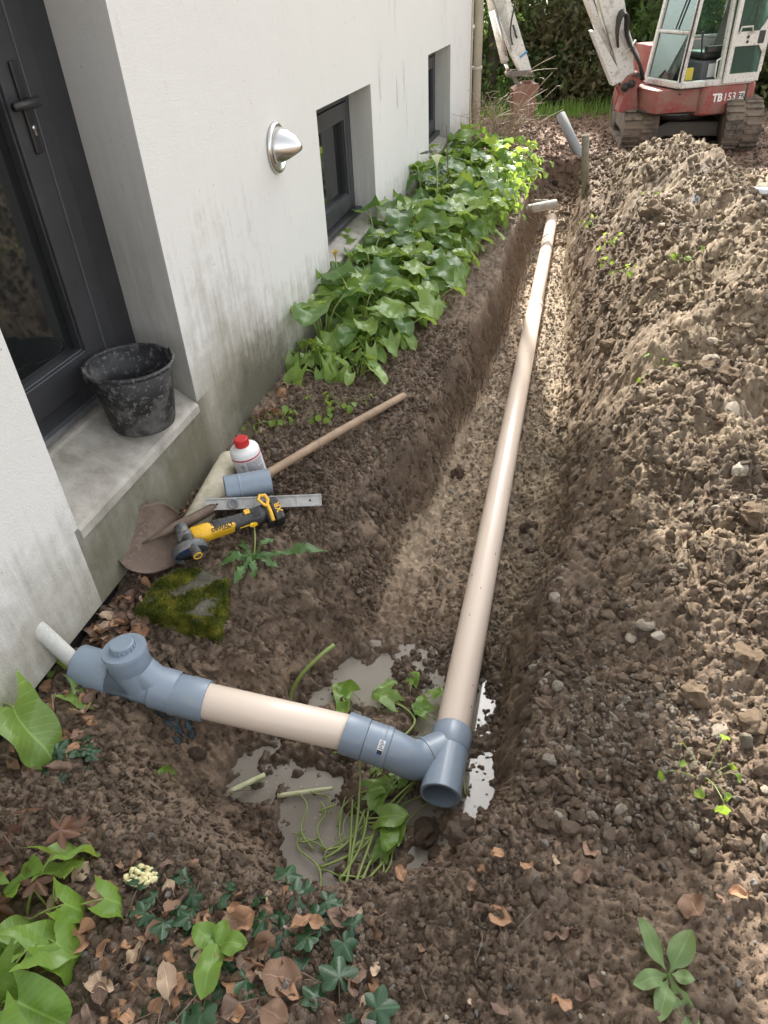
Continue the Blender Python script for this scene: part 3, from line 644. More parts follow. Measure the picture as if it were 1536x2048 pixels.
# 45 degree bend
bm = new(); b0 = B1 + bdir * .135; el = bez(b0, b0 + bdir * .075, pj - jd * .075, pj + jd * .004, 14); tube(bm, el, RS * .985, 40, cap=False)
lathe(bm, [(RS - .003, 0), (RS + .0015, .002), (RS + .0015, .058), (RS + .0035, .060), (RS + .0035, .078), (RS, .082)], axm(B1 + bdir * .07, B1 + bdir), 40)
lathe(bm, [(RS - .002, 0), (RS + .003, .002), (RS + .003, .010), (RS - .002, .013)], axm(pj - jd * .012, pj + jd), 40); bend = part(bm, 'bend', PVCG, run, auto=40)
bm = new(); lathe(bm, [(RP, -.001), (RS + .003, .0), (RS + .0035, .003), (RS + .0035, .068), (RS + .001, .072)], axm(B1 - bdir * .002, B1 + bdir), 40); part(bm, 'coupling', PVCG, run, auto=40)
# sticker on the bend
ab = axm(B1 + bdir * .145, B1 + bdir); s_, u_ = Vector(ab.col[0][:3]), Vector(ab.col[1][:3])
vdir = (CAM - (B1 + bdir * .14)); vdir = (vdir - bdir * vdir.dot(bdir)).normalized()
def wrap_patch(bm, c, ax, out, r, a0, a1, l0, l1, n=8):
    sd = ax.cross(out).normalized(); pr = None
    for k_ in range(n + 1):
        a = a0 + (a1 - a0) * k_ / n; d = out * math.cos(a) + sd * math.sin(a)
        cur = (bm.verts.new(c + d * r + ax * l0), bm.verts.new(c + d * r + ax * l1))
        if pr: bm.faces.new((pr[0], cur[0], cur[1], pr[1]))
        pr = cur
cst = B1 + bdir * .125
bm = new(); wrap_patch(bm, cst, bdir, vdir, RS + .0040, -.25, .42, -.009, .011); stk = part(bm, 'sticker', flat('sticker_white', (.75, .76, .76), .4), bend)
bm = new(); wrap_patch(bm, cst, bdir, vdir, RS + .0046, .22, .41, -.008, .010)
for k_ in range(6): wrap_patch(bm, cst, bdir, vdir, RS + .0046, -.22 + .07 * k_, -.19 + .07 * k_, -.004 - .002 * (k_ % 2), .004 + .003 * (k_ % 3), 2)
part(bm, 'sticker_print', flat('sticker_black', (.02, .02, .025), .4), bend)
bm = new(); wrap_patch(bm, cst, bdir, vdir, RS + .0047, .40, .47, -.008, .002, 2); part(bm, 'sticker_stripe', flat('sticker_blue', (.10, .25, .7), .4), bend)
# branch pipe towards the house
A1 = atz(412, 1402, -.115); adir = (B1 - A1).normalized(); A1.z = -.115; adir = (B1 - A1).normalized()
bm = new(); hollow(bm, A1 - adir * .03, B1 + adir * .03, RP, .0545); part(bm, 'beige_pipe', PVCB, run)
bm = new(); lathe(bm, [(RP, -.001), (RS + .003, .0), (RS + .0035, .003), (RS + .0035, .108), (RS + .001, .113)], axm(A1 + adir * .002, A1 - adir), 40)
S0 = atz(172, 1334, -.025); S0.z = -.025; sdr = (A1 - S0).normalized()
T0 = S0 + sdr * .0; LS = (A1 - S0).length
tube(bm, [A1 - sdr * .10, S0 + sdr * .06], RS * .985, 40, cap=False)
lathe(bm, [(RS + .004, .10), (RS + .0045, .104), (RS + .0045, .175), (RS, .180)], axm(A1, A1 - sdr), 40)
itee = part(bm, 'inspection_tee', PVCG, run, auto=40)
V0 = A1 - sdr * .235; vup = Vector((-.09, .045, 1)).normalized()
bm = new(); tube(bm, [V0 + sdr * .02, V0 + sdr * .01 + vup * .05, V0 + vup * .085], [RS * .98] * 3, 40, cap=False)
tube(bm, bez(V0 + sdr * .13, V0 + sdr * .085 + vup * .01, V0 + sdr * .055 + vup * .03, V0 + sdr * .03 + vup * .075, 6), [.02, .04, .05, .052, .052, .052, .05], 20)
lathe(bm, [(RS, .080), (RS + .0025, .084), (RS + .0025, .136), (RS - .001, .139)], axm(V0, V0 + vup), 40); part(bm, 'riser_socket', PVCG, itee, auto=40)
bm = new(); lathe(bm, [(0, .134), (RS + .003, .134), (RS + .006, .137), (RS + .006, .150), (RS + .004, .154), (.038, .155), (.038, .173), (.035, .176), (0, .176)], axm(V0, V0 + vup), 48)
AM = axm(V0, V0 + vup)
for k_ in range(18):
    a = 2 * math.pi * k_ / 18; box(bm, .036, .0412, -.0035, .0035, .155, .168, AM @ Matrix.Rotation(a, 4, 'Z'))
part(bm, 'screw_cap', PVCG, itee, auto=35)
# reducer at the wall side
bm = new(); rd = (S0 - V0).normalized()
lathe(bm, [(RS, -.075), (RS + .0045, -.070), (RS + .0045, .045), (RS + .001, .050), (.030, .050), (.030, .046)], axm(S0 - rd * .02, S0 + rd), 40)
tube(bm, [V0, S0], RS * .985, 40, cap=False); part(bm, 'reducer', PVCG, run, auto=40)
OUTM = dirty('weathered_grey_pipe', (.44, .44, .41), (.60, .58, .52), .4, 14, .7, .9)
o1 = atx(82, 1262, XW); bm = new(); tube(bm, [o1 + Vector((-.1, .02, .05)), o1, S0 + rd * .03, S0 - rd * .02], .0265, 20); tag(part(bm, 'outlet_pipe', OUTM, loc=o1), 'thin weathered grey outlet pipe coming out of the house wall', 'pipe')
# mud specks stuck on the beige pipe
bm = new(); rr = random.Random(3)
for i in range(26):
    t = .3 + 6.2 * rr.random() ** 1.6; a = rr.uniform(-1.4, 1.4); s, u2 = frame_of(AX); c = onax(t) + (u2 * math.cos(a) + s * math.sin(a)) * RP
    nrm = (u2 * math.cos(a) + s * math.sin(a)); L_ = rr.uniform(.002, .012); bmesh.ops.create_icosphere(bm, subdivisions=1, radius=1, matrix=Matrix.Translation(c) @ mat_axes((0, 0, 0), AX, nrm.cross(AX)) @ Matrix.Diagonal((L_, rr.uniform(.0015, .003), .0012, 1)))
tag(part(bm, 'mud_specks', ROCKD, run), kind='stuff')

# ------------------------------------------------------------------ bucket on the step
BK = dirty('black_rubber', (.018, .018, .019), (.17, .165, .155), .42, 7, .5, .9, bump=.2, bdist=.003)
bb = atz(290, 846, .397); bucket = thing('bucket', bb, 'black rubber builder bucket with dusty sides on the door step', 'bucket')
tz = axm(bb, bb + Vector((.02, 0, 1)))
bm = new(); lathe(bm, [(0, .006), (.108, .0), (.117, .006), (.122, .02), (.140, .14), (.157, .252), (.153, .254), (.136, .14), (.116, .02), (.108, .014), (0, .014)], tz, 56); body = part(bm, 'shell', BK, bucket, smooth=True)
bm = new(); lathe(bm, [(.158, .246), (.165, .249), (.168, .256), (.165, .263), (.157, .264), (.153, .258), (.153, .252)], tz, 56, closed=True); part(bm, 'rim', BK, bucket, smooth=True)
for s in (1, -1):
    bm = new(); a = R(42) if s > 0 else R(222); d = Vector((math.cos(a), math.sin(a), 0)); M = mat_axes(bb + d * .160 + Vector((0, 0, .225)), d.cross(Vector((0, 0, 1))), (0, 0, 1)); prism(bm, [(-.022, 0), (.022, 0), (.026, .042), (.012, .052), (-.012, .052), (-.026, .042)], -.004, .004, M); bev(bm, .002, 1); part(bm, 'handle_lug', BK, bucket)
bm = new(); a0 = R(42); d = Vector((math.cos(a0), math.sin(a0), 0)); e = Vector((-d.y, d.x, 0)); tube(bm, [bb + d * .164 * math.cos(t) + e * .170 * math.sin(t) * 1.0 + Vector((0, 0, .240 - .05 * abs(math.sin(t)))) for t in [math.pi * i / 20 for i in range(21)]], .003, 8); part(bm, 'wire_handle', simple('dull_wire', (.12, .12, .12), rough=.5, metal=.6), bucket)

# ------------------------------------------------------------------ tools by the wall
WOOD = simple('ash_wood', (.36, .25, .16), (.25, .17, .11), 14, .65, .2, 120, .002, stretch=(1, 1, .25))
RUST = dirty('rusty_steel', (.105, .070, .050), (.20, .15, .11), .5, 8, .6, .85, metal=.25, bump=.3)
hb = onground(808, 791, .03); hj = atz(402, 1030, .085)
shovel = thing('shovel', atz(300, 1140, .03), 'round shovel with rusty blade and long wooden handle leaning by the door step', 'shovel')
hd = (hj - hb).normalized()
mids = [hb.lerp(hj, i / 8) + Vector((0, 0, .012 * math.sin(math.pi * i / 8))) for i in range(9)]
bm = new(); tube(bm, [hb - hd * .004] + mids, [.013, .0185, .019, .0192, .0192, .0192, .0192, .019, .0185, .018], 16); part(bm, 'handle', WOOD, shovel)
bc = atz(296, 1082, .085); vd = (bc - hj); vd.normalize(); nn = Vector((.60, -.42, .68)); nn = (nn - vd * nn.dot(vd)).normalized(); ud = vd.cross(nn).normalized()
b_top = hj + vd * .085
bm = new(); tube(bm, [hj - hd * .10, hj - hd * .02, hj + vd * .03, b_top + nn * .012, b_top + vd * .06 + nn * .012, b_top + vd * .17 + nn * .004], [.0195, .0215, .022, .023, .016, .003], 16); part(bm, 'socket', RUST, shovel)
bm = new(); nv, nu = 18, 12; g = []
for i in range(nv + 1):
    v = i / nv; h = .115 * (1 - .25 * (1 - min(1, v / .22)) ** 2) * (1 if v < .3 else 1) ; 
    h = .128 * math.sqrt(max(0, 1 - max(0, (v - .45) / .55) ** 2.2)) * (.80 + .20 * min(1, v / .35)) * min(1, .45 + 1.9 * v ** .6); row = []
    for j in range(-nu, nu + 1):
        s = j / nu; up_ = .024 * (s * s) - .018 * (1 - s * s) * (1 - v) + .02 * v * v + .012 * math.exp(-(s * 9) ** 2) * (1 - v)
        row.append(bm.verts.new(b_top + vd * (v * .285 - .012 * (1 - abs(s)) * (1 - v)) + ud * (s * h) + nn * up_))
    g.append(row)
for i in range(nv):
    for j in range(2 * nu): bm.faces.new((g[i][j], g[i][j + 1], g[i + 1][j + 1], g[i + 1][j]))
bmesh.ops.remove_doubles(bm, verts=bm.verts[:], dist=.0003); bmesh.ops.solidify(bm, geom=bm.faces[:], thickness=.0028); part(bm, 'blade', RUST, shovel, smooth=True)

# adhesive bottle
bt = onground(507, 950); bt.z = .0; bottle = thing('bottle', bt, 'white plastic bottle of pipe glue with red cap and printed label', 'bottle')
tl = Vector((-.10, -.08, 1)); bM = axm(bt + Vector((0, 0, .004)), bt + tl)
WPL = simple('white_plastic', (.80, .80, .78), (.74, .74, .72), 10, .35, .03)
bm = new(); lathe(bm, [(0, 0), (.060, 0), (.064, .004), (.064, .150), (.060, .160), (.050, .167), (.030, .172), (.028, .176), (0, .176)], bM, 48); part(bm, 'body', WPL, bottle)
bm = new(); lathe(bm, [(.029, .172), (.030, .174), (.0295, .206), (.026, .210), (0, .210)], bM, 40)
for k_ in range(24): box(bm, .0285, .0312, -.0016, .0016, .177, .204, bM @ Matrix.Rotation(2 * math.pi * k_ / 24, 4, 'Z'))
part(bm, 'cap', simple('red_plastic', (.62, .035, .035), (.5, .03, .03), 10, .4, .03), bottle, auto=40)
bm = new(); lathe(bm, [(.0646, .127), (.0646, .134)], bM, 48); part(bm, 'red_band', flat('label_red', (.55, .02, .03), .35), bottle)
bax = Vector(bM.col[2][:3]); bo = (CAM - bt); bo = (bo - bax * bo.dot(bax)).normalized()
bm = new(); wrap_patch(bm, bt + Vector((0, 0, .004)), bax, bo, .0645, -2.2, 2.2, .012, .126, 40); lab = part(bm, 'label', flat('label_white', (.72, .72, .74), .4), bottle)
bm = new(); rr = random.Random(9); cb = bt + Vector((0, 0, .004)); sgn = 1 if (bax.cross(bo)).dot(RT) > 0 else -1
for i in range(21):                                                # small print
    z0 = .120 - i * .0048; a = -.18
    while a < 1.02:
        wl = rr.uniform(.03, .12); 
        if i in (7, 14) and a > .5: break
        wrap_patch(bm, cb, bax, bo, .0649, sgn * a, sgn * min(a + wl, 1.05), z0 - .0022, z0, 3); a += wl + .022
for i in range(10): wrap_patch(bm, cb, bax, bo, .0649, sgn * (-.62 + .028 * i), sgn * (-.62 + .028 * i + (.018 if i % 3 else .010)), .020, .044, 1)
for zc in (.100, .072):
    for q0, q1 in (((0, 1), (1, 0)), ((1, 0), (0, -1)), ((0, -1), (-1, 0)), ((-1, 0), (0, 1))):
        P = []
        for f_ in (.0, 1.0):
            aa = -.48 + .16 * (q0[0] + (q1[0] - q0[0]) * f_); zz = zc + .012 * (q0[1] + (q1[1] - q0[1]) * f_); a = sgn * aa; sd = bax.cross(bo); P.append(cb + (bo * math.cos(a) + sd * math.sin(a)) * .0651 + bax * zz)
        tube(bm, P, .0008, 4)
    wrap_patch(bm, cb, bax, bo, .0650, sgn * -.50, sgn * -.46, zc - .005, zc + .006, 2)
part(bm, 'label_print', flat('print_black', (.05, .05, .06), .5), lab)

# grey sleeve, old cream pipe, spirit level
s0 = atz(450, 978, .11); s1 = atz(541, 963, .10); bm = new(); sd_ = (s1 - s0).normalized(); hollow(bm, s0, s1, .054, .049)
lathe(bm, [(.054, .0), (.0556, .002), (.0556, .006), (.054, .008)], axm(s0 + sd_ * .055, s1), 40); slv = tag(part(bm, 'pipe_sleeve', PVCG, loc=s0, auto=40), 'short loose grey plastic pipe sleeve lying beside the glue bottle', 'pipe sleeve')
c0 = onground(378, 1072, .0); c1 = onground(462, 922, .03); bm = new(); hollow(bm, c0, c1, .056, .047, 32)
for v in bm.verts: v.co += Vector((random.uniform(-1, 1), random.uniform(-1, 1), random.uniform(-1, 1))) * .0012
tag(part(bm, 'old_pipe', simple('cream_fibre_cement', (.62, .57, .43), (.42, .38, .28), 18, .9, .5, 90, .004), loc=c0), 'old cream coloured pipe lying under the shovel along the wall', 'pipe')
ALU = simple('worn_aluminium', (.48, .47, .45), (.36, .35, .33), 30, .5, .1, metal=.2)
l0 = atz(411, 1010, .10); l1 = atz(643, 1000, .07); level = thing('spirit_level', l0, 'grey aluminium spirit level lying behind the yellow grinder', 'spirit level')
lx = (l1 - l0).normalized(); ly = Vector((-.35, .62, .75)); LM = mat_axes(l0, lx, ly); LL = (l1 - l0).length; bm = new()
box(bm, 0, LL, -.024, -.019, -.011, .011, LM); box(bm, 0, LL, .019, .024, -.011, .011, LM); box(bm, .0, LL, -.0195, .0195, -.004, .004, LM)
for xx in (0, LL * .78, LL - .005, LL * .42): box(bm, xx, xx + .005, -.0192, .0192, -.0095, .0095, LM)
box(bm, .006, LL - .006, -.019, -.015, .0, .006, LM); box(bm, .006, LL - .006, .015, .019, .0, .006, LM); bev(bm, .0008, 1); part(bm, 'rail', ALU, level)
bm = new(); lathe(bm, [(.012, -.012), (.022, -.012), (.022, .012), (.019, .0135), (.013, .0125), (.012, .005)], LM @ Matrix.Translation((LL * .235, 0, 0)), 32, closed=True); lathe(bm, [(0, .0045), (.0125, .0045)], LM @ Matrix.Translation((LL * .235, 0, 0)), 24); part(bm, 'vial_ring', simple('grey_plastic', (.24, .24, .24), rough=.4), level)
for xx in (LL * .10, LL * .9):
    bm = new(); lathe(bm, [(0, .0046), (.0045, .0046)], LM @ Matrix.Translation((xx, 0, 0)), 14); part(bm, 'hang_hole', flat('hole_black', (.01, .01, .01), .9), level)

# ------------------------------------------------------------------ cordless angle grinder
YEL = dirty('yellow_plastic', (.75, .42, .02), (.20, .15, .09), .22, 20, .42, .85, bump=.08)
GRIP = dirty('dark_rubber', (.045, .045, .045), (.16, .14, .12), .3, 16, .6, .9, bump=.2)
MET = dirty('grey_casting', (.10, .105, .11), (.26, .24, .21), .4, 18, .5, .85, metal=.3, bump=.2)
BLK = dirty('black_plastic', (.018, .018, .019), (.12, .10, .085), .25, 18, .4, .85, bump=.1)
g0 = atz(372, 1078, .085); g1 = atz(548, 1020, .085); gr = thing('angle_grinder', atz(400, 1100, .02), 'yellow and black cordless angle grinder lying on the mossy stone', 'angle grinder')
gx = (g1 - g0).normalized(); gzv = Vector((-.10, -.62, .78)); GMx = mat_axes(g0, gx, gzv.cross(gx)); GL = (g1 - g0).length; k_s = GL / .36
GMx = GMx @ Matrix.Scale(k_s, 4)
def gsec(bm, secs, mi=0, n=20, pw=2.8):
    """loft of superellipse sections: (x, half width, half height, y offset)"""
    rings = []
    for x, a, b, oy in secs:
        ring = []
        for k2 in range(n):
            t = 2 * math.pi * k2 / n; c_, s_ = math.cos(t), math.sin(t)
            ring.append(bm.verts.new(GMx @ Vector((x, oy + a * math.copysign(abs(c_) ** (2 / pw), c_), b * math.copysign(abs(s_) ** (2 / pw), s_)))))
        rings.append(ring)
    for p_, q_ in zip(rings, rings[1:]):
        for k2 in range(n): bm.faces.new((p_[k2], p_[(k2 + 1) % n], q_[(k2 + 1) % n], q_[k2])).smooth = True
    bm.faces.new(rings[0][::-1]); bm.faces.new(rings[-1])
bm = new(); gsec(bm, [(.022, .030, .030, 0), (.030, .034, .034, 0), (.085, .034, .034, 0), (.105, .031, .030, 0), (.115, .029, .028, 0)]); part(bm, 'motor_housing', YEL, gr)
bm = new(); gsec(bm, [(.095, .0305, .028, .004), (.12, .032, .030, .003), (.20, .029, .028, .0), (.24, .028, .027, 0), (.262, .031, .031, 0), (.30, .033, .034, 0), (.318, .032, .034, 0)]); grip = part(bm, 'grip', GRIP, gr)
bm = new(); gsec(bm, [(.085, .012, .026, -.016), (.095, .0145, .0315, -.0165), (.185, .0135, .0315, -.0155), (.196, .006, .024, -.0155)]); panel = part(bm, 'brand_panel', YEL, grip)
bm = new(); gsec(bm, [(.205, .004, .003, -.0275), (.262, .004, .003, -.0275)]); gsec(bm, [(.118, .003, .0025, .020), (.25, .003, .0025, .018)]); part(bm, 'accent_line', YEL, grip)
bm = text_bm('DEWALT', .0215, GMx @ mat_axes((.140, -.0165, .0318), (1, 0, 0), (0, 1, 0)), .03, .0004); part(bm, 'lettering', flat('lettering_black', (.012, .012, .012), .5), panel)
bm = new(); box(bm, .135, .172, -.0285, -.0262, .0312, .0319, GMx); part(bm, 'lettering_bar', flat('lettering_dark', (.02, .02, .02), .5), panel)
bm = new()
for k2 in range(6): box(bm, .103 + k2 * .006, .106 + k2 * .006, .004, .024, .0265, .0305, GMx)
part(bm, 'vents', BLK, grip); bm = new()
for k2 in range(4): box(bm, .268 + k2 * .008, .272 + k2 * .008, -.018, .012, .030, .0355, GMx)
part(bm, 'vents', BLK, grip)
bm = new(); box(bm, .240, .262, .006, .026, .0262, .0318, GMx); part(bm, 'switch_label', YEL, grip)
bm = new(); gsec(bm, [(-.032, .018, .022, 0), (-.026, .025, .029, 0), (.0, .030, .033, 0), (.024, .032, .033, 0)]); box(bm, -.02, .012, .024, .034, -.012, .012, GMx)
lathe(bm, [(0, -.062), (.024, -.062), (.026, -.03), (.022, .0), (0, .0)], GMx @ Matrix.Rotation(R(90), 4, 'X') @ Matrix.Translation((-.002, .0, .0)), 24); head = part(bm, 'gear_head', MET, gr)
# guard and disc: axis along -y of the tool
gm = GMx @ Matrix.Translation((-.002, -.030, -.004)) @ Matrix.Rotation(R(90), 4, 'X')
bm = new(); lathe(bm, [(.020, .006), (.066, .006), (.070, .010), (.070, .038), (.066, .041), (.063, .041), (.066, .036), (.066, .011), (.020, .010)], gm, 40, closed=True, a0=R(20), a1=R(245)); part(bm, 'guard', MET, gr, smooth=True)
bm = new(); lathe(bm, [(0, .022), (.062, .022), (.062, .0255), (0, .0255)], gm, 40); disc = part(bm, 'cutting_disc', simple('worn_disc', (.07, .085, .11), (.04, .045, .055), 20, .6, .2), gr)
bm = new(); lathe(bm, [(.014, .0262), (.040, .0262)], gm, 30, a0=R(60), a1=R(170)); part(bm, 'disc_label', flat('disc_blue', (.02, .07, .30), .5), disc)
# side handle towards the viewer
hA = GMx @ Vector((.004, -.012, .030)); hB = hA + (CAM - hA).normalized() * .05 + (RT * .030 - UP * .052) * 1.0; hdv = (hB - hA).normalized(); hl = .105 * k_s
bm = new(); lathe(bm, [(0, 0), (.022, 0), (.024, .006), (.016, .018), (.0165, .035), (.019, .05), (.0195, hl - .01), (.0185, hl), (.012, hl), (.012, hl - .012), (0, hl - .012)], axm(hA, hA + hdv), 24); part(bm, 'side_handle', GRIP, gr, smooth=True)
bm = new(); lathe(bm, [(.0122, hl + .0006), (.0172, hl + .0006), (.0172, hl + .002), (.0122, hl + .002)], axm(hA, hA + hdv), 24, closed=True); lathe(bm, [(0, hl - .0115), (.0118, hl - .0115)], axm(hA, hA + hdv), 20); part(bm, 'handle_end_ring', YEL, gr)
# battery and foot
bm = new(); box(bm, .316, .345, -.060, .036, -.034, .036, GMx); bev(bm, .008 * k_s, 3); part(bm, 'battery_foot', BLK, gr)
bm = new(); box(bm, .346, .384, -.062, .040, -.037, .038, GMx); bev(bm, .007 * k_s, 3); bat = part(bm, 'battery', BLK, gr)
bm = new(); bp = [(.322, -.064), (.338, -.066), (.344, -.02), (.344, .018), (.350, .040), (.338, .060), (.314, .062), (.306, .044), (.318, .020), (.328, .0)]
tube(bm, [GMx @ Vector((x, y, .0385)) for x, y in [(.332, -.062), (.336, -.02), (.336, .016), (.346, .034), (.342, .056), (.322, .062), (.310, .046), (.322, .020), (.334, .006)]], [.0075 * k_s] * 9, 10, flat=.7); part(bm, 'yellow_frame', YEL, gr, smooth=True)
bm = text_bm('XR', .034, GMx @ mat_axes((.372, -.012, .0384), (0, 1, 0), (-1, 0, 0)), .02, .0004); part(bm, 'battery_lettering', YEL, bat)

# ------------------------------------------------------------------ mossy stone block
mb = atz(352, 1196, .02); blk = thing('stone_block', (mb.x, mb.y, -.25), 'grey concrete block covered in green moss at the edge of the pit', 'stone block')
bm = new(); bl = [atz(268, 1218, .02), atz(425, 1232, .02), atz(455, 1155, .02), atz(345, 1130, .02)]
lo = [Vector((p.x, p.y, -.26)) for p in bl]; tv = [bm.verts.new(p) for p in bl]; lv = [bm.verts.new(p) for p in lo]
bm.faces.new(tv); bm.faces.new(lv[::-1])
for k_ in range(4): bm.faces.new((tv[k_], lv[k_], lv[(k_ + 1) % 4], tv[(k_ + 1) % 4]))
bmesh.ops.subdivide_edges(bm, edges=bm.edges[:], cuts=7, use_grid_fill=True)
from mathutils import noise as mn
cen = sum((Vector(p) for p in bl), Vector()) / 4 + Vector((0, 0, -.13))
for v in bm.verts:
    d = (v.co - cen); v.co += d.normalized() * (-.02 * max(0, d.length / .2 - .8) + .012 * mn.noise(v.co * 14) + .006 * mn.noise(v.co * 40))
bm.normal_update(); mossy = []
for f in bm.faces:
    c = f.calc_center_median(); n = f.normal
    mossy.append((c, n.copy(), f.calc_area(), [v.co.copy() for v in f.verts]))
part(bm, 'block', simple('old_concrete', (.13, .115, .085), (.06, .058, .04), 14, .95, .8, 60, .015), blk, smooth=True)
MOSS = N('moss'); oi = MOSS.noise(17, 5); MOSS.col(MOSS.ramp(oi, [(.3, (.035, .05, .010)), (.5, (.10, .11, .016)), (.70, (.27, .25, .04))])); MOSS.set(rough=.9, spec=.1); MOSS = MOSS.m
bm = new(); rr = random.Random(4)
for c, n, ar, vv in mossy:
    for i in range(int(ar * 110000)):
        if len(vv) != 4: continue
        a, b = rr.random(), rr.random(); p = vv[0].lerp(vv[1], a).lerp(vv[3].lerp(vv[2], a), b); dens = mn.noise(p * 11 + Vector((3, 0, 0))) + (.8 if n.y < -.2 and p.z > -.2 else .28)
        if n.z < -.3 or dens < 0 or rr.random() > dens * 2.2: continue
        h = rr.uniform(.006, .018); d = (n + Vector((rr.gauss(0, .5), rr.gauss(0, .5), rr.gauss(.25, .4)))).normalized(); s, u2 = frame_of(d); w_ = .003
        v3 = [bm.verts.new(p + s * w_), bm.verts.new(p - s * w_ * .5 + u2 * w_), bm.verts.new(p - s * w_ * .5 - u2 * w_), bm.verts.new(p + d * h)]
        for t in ((0, 1, 3), (1, 2, 3), (2, 0, 3)): bm.faces.new([v3[k2] for k2 in t])
tag(part(bm, 'moss', MOSS, blk), kind='stuff')

# ================================================================== PLANTS
def w_arum(t): return max(0, 1 - ((t - .25) / .75) ** 2.6) ** .56 if t > .25 else .84 + .16 * (t / .25)
def w_oval(t): return max(.0, math.sin(math.pi * min(1, t * .97 + .015))) ** .75
def w_spoon(t): return .10 if t < .18 else max(0, math.sin(math.pi * ((t - .18) / .82) ** .85)) ** .7 * .98 + .03 * (t < .99)
def w_dand(t):
    q_ = (t * 6.5) % 1; return (.22 + .78 * t ** .7) * (.28 + .72 * (1 - q_) ** .8) * (1 if t < .86 else max(.02, (1 - t) / .14)) + .04
def blade_leaf(bm, M, L, W, prof, back=0, fold=.25, droop=.25, wave=.06, ny=9, nx=3, mi=0, seed=0, uvl=None, rump=.16):
    rr = random.Random(seed); ph = rr.uniform(0, 6); ph2 = rr.uniform(0, 6); g = []
    for i in range(ny + 1):
        t = i / ny; h = W * prof(t) if i < ny else W * .02; row = []
        for j in range(-nx, nx + 1):
            s = j / nx; y = L * t - back * L * abs(s) ** 1.4 * (1 - t) ** 2; x = s * h
            z = fold * abs(x) - droop * L * t * t + wave * L * abs(s) ** 1.5 * math.sin(t * 9 + ph + (2.4 if s > 0 else 0)) + .03 * L * math.sin(t * 4 + ph2) + rump * L * mn.noise(Vector((x / L * 3.1 + seed, y / L * 3.1, seed * .7)))
            row.append((bm.verts.new(M @ Vector((x, y, z))), (s * .5 + .5, t)))
        g.append(row)
    for i in range(ny):
        for j in range(2 * nx):
            q_ = (g[i][j], g[i][j + 1], g[i + 1][j + 1], g[i + 1][j]); f = bm.faces.new([v[0] for v in q_]); f.smooth = True; f.material_index = mi
            if uvl:
                for lp, v in zip(f.loops, q_): lp[uvl].uv = v[1]
def lobed_leaf(bm, M, size, lobes=5, deep=.45, mi=0, seed=0, uvl=None, cup=.15):
    rr = random.Random(seed); n = lobes * 8; c = bm.verts.new(M @ Vector((0, 0, 0))); ring1, ring2 = [], []
    for k_ in range(n + 1):
        a = R(-160) + R(320) * k_ / n; ph = (k_ / n * lobes) % 1; lobe = 1 - deep * (1 - (1 - abs(2 * ph - 1)) ** .85); big = .55 + .45 * math.cos(a / 2) ** 1.2
        r = size * lobe * big
        for ring, f_ in ((ring1, .5), (ring2, 1)):
            ring.append((bm.verts.new(M @ Vector((math.sin(a) * r * f_, math.cos(a) * r * f_ , -cup * size * f_ * f_ + .10 * size * f_ * math.cos(a * lobes) * .3))), (.5 + .5 * math.sin(a) * f_, .5 + .5 * math.cos(a) * f_)))
    for k_ in range(n):
        for vs4 in (((c, (.5, .5)), ring1[k_], ring1[k_ + 1]), (ring1[k_], ring2[k_], ring2[k_ + 1], ring1[k_ + 1])):
            f = bm.faces.new([v[0] for v in vs4]); f.smooth = True; f.material_index = mi
            if uvl:
                for lp, v in zip(f.loops, vs4): lp[uvl].uv = v[1]
def stalked(name, mats, seed, L, W, prof, pet, arch, back=0, fold=.25, droop=.3, wave=.06, ny=9, nx=3, tilt=.5, pr=.004, lobed=None):
    """leaf on a petiole rising from the origin and leaning towards +y"""
    rr = random.Random(seed); bm = new(); uvl = bm.loops.layers.uv.new('UVMap')
    lean = arch; p0 = Vector((0, 0, 0)); p3 = Vector((0, math.sin(lean) * pet, math.cos(lean) * pet)); pts = bez(p0, Vector((0, .05 * pet, .45 * pet)), p3 - Vector((0, .25 * pet, .12 * pet)), p3, 6)
    tube(bm, pts, [pr * (1.1 - .45 * i / 6) for i in range(7)], 6, mi=1)
    M = Matrix.Translation(p3) @ Matrix.Rotation(-tilt, 4, 'X') @ Matrix.Rotation(rr.uniform(-.35, .35), 4, 'Y')
    if lobed: lobed_leaf(bm, M, L, lobed[0], lobed[1], 0, seed, uvl)
    else: blade_leaf(bm, M, L, W, prof, back, fold, droop, wave, ny, nx, 0, seed, uvl)
    return mesh_of(bm, name, mats)
G1 = leafmat('arum_leaf', (.115, .21, .042), (.215, .33, .08), (.48, .62, .10), .3)
G1b = leafmat('young_arum_leaf', (.15, .245, .05), (.25, .36, .095), (.45, .62, .10), .25); G1c = leafmat('old_arum_leaf', (.065, .14, .04), (.125, .215, .06), (.3, .45, .08), .32)
G2 = leafmat('pale_leaf', (.10, .21, .030), (.17, .28, .045), (.45, .62, .08), .35)
G3 = leafmat('ivy_leaf', (.018, .055, .022), (.035, .085, .035), (.12, .25, .05), .32, .2)
G4 = leafmat('dandelion_leaf', (.045, .115, .03), (.10, .19, .06), (.3, .45, .1), .45)
G5 = leafmat('plantain_leaf', (.10, .18, .06), (.18, .26, .10), (.35, .45, .12), .55)
G6 = leafmat('maple_leaf', (.075, .035, .02), (.14, .065, .035), (.3, .12, .05), .5)
G7 = leafmat('dark_green_leaf', (.018, .05, .018), (.035, .08, .028), (.1, .2, .04), .4)
STEM = simple('green_stem', (.17, .24, .05), (.26, .31, .10), 20, .45, .05)
STEMD = simple('brown_stem', (.12, .085, .05), (.08, .055, .035), 20, .7, .2)
STEMW = simple('white_cut_stem', (.62, .60, .42), (.38, .42, .18), 25, .5, .15)
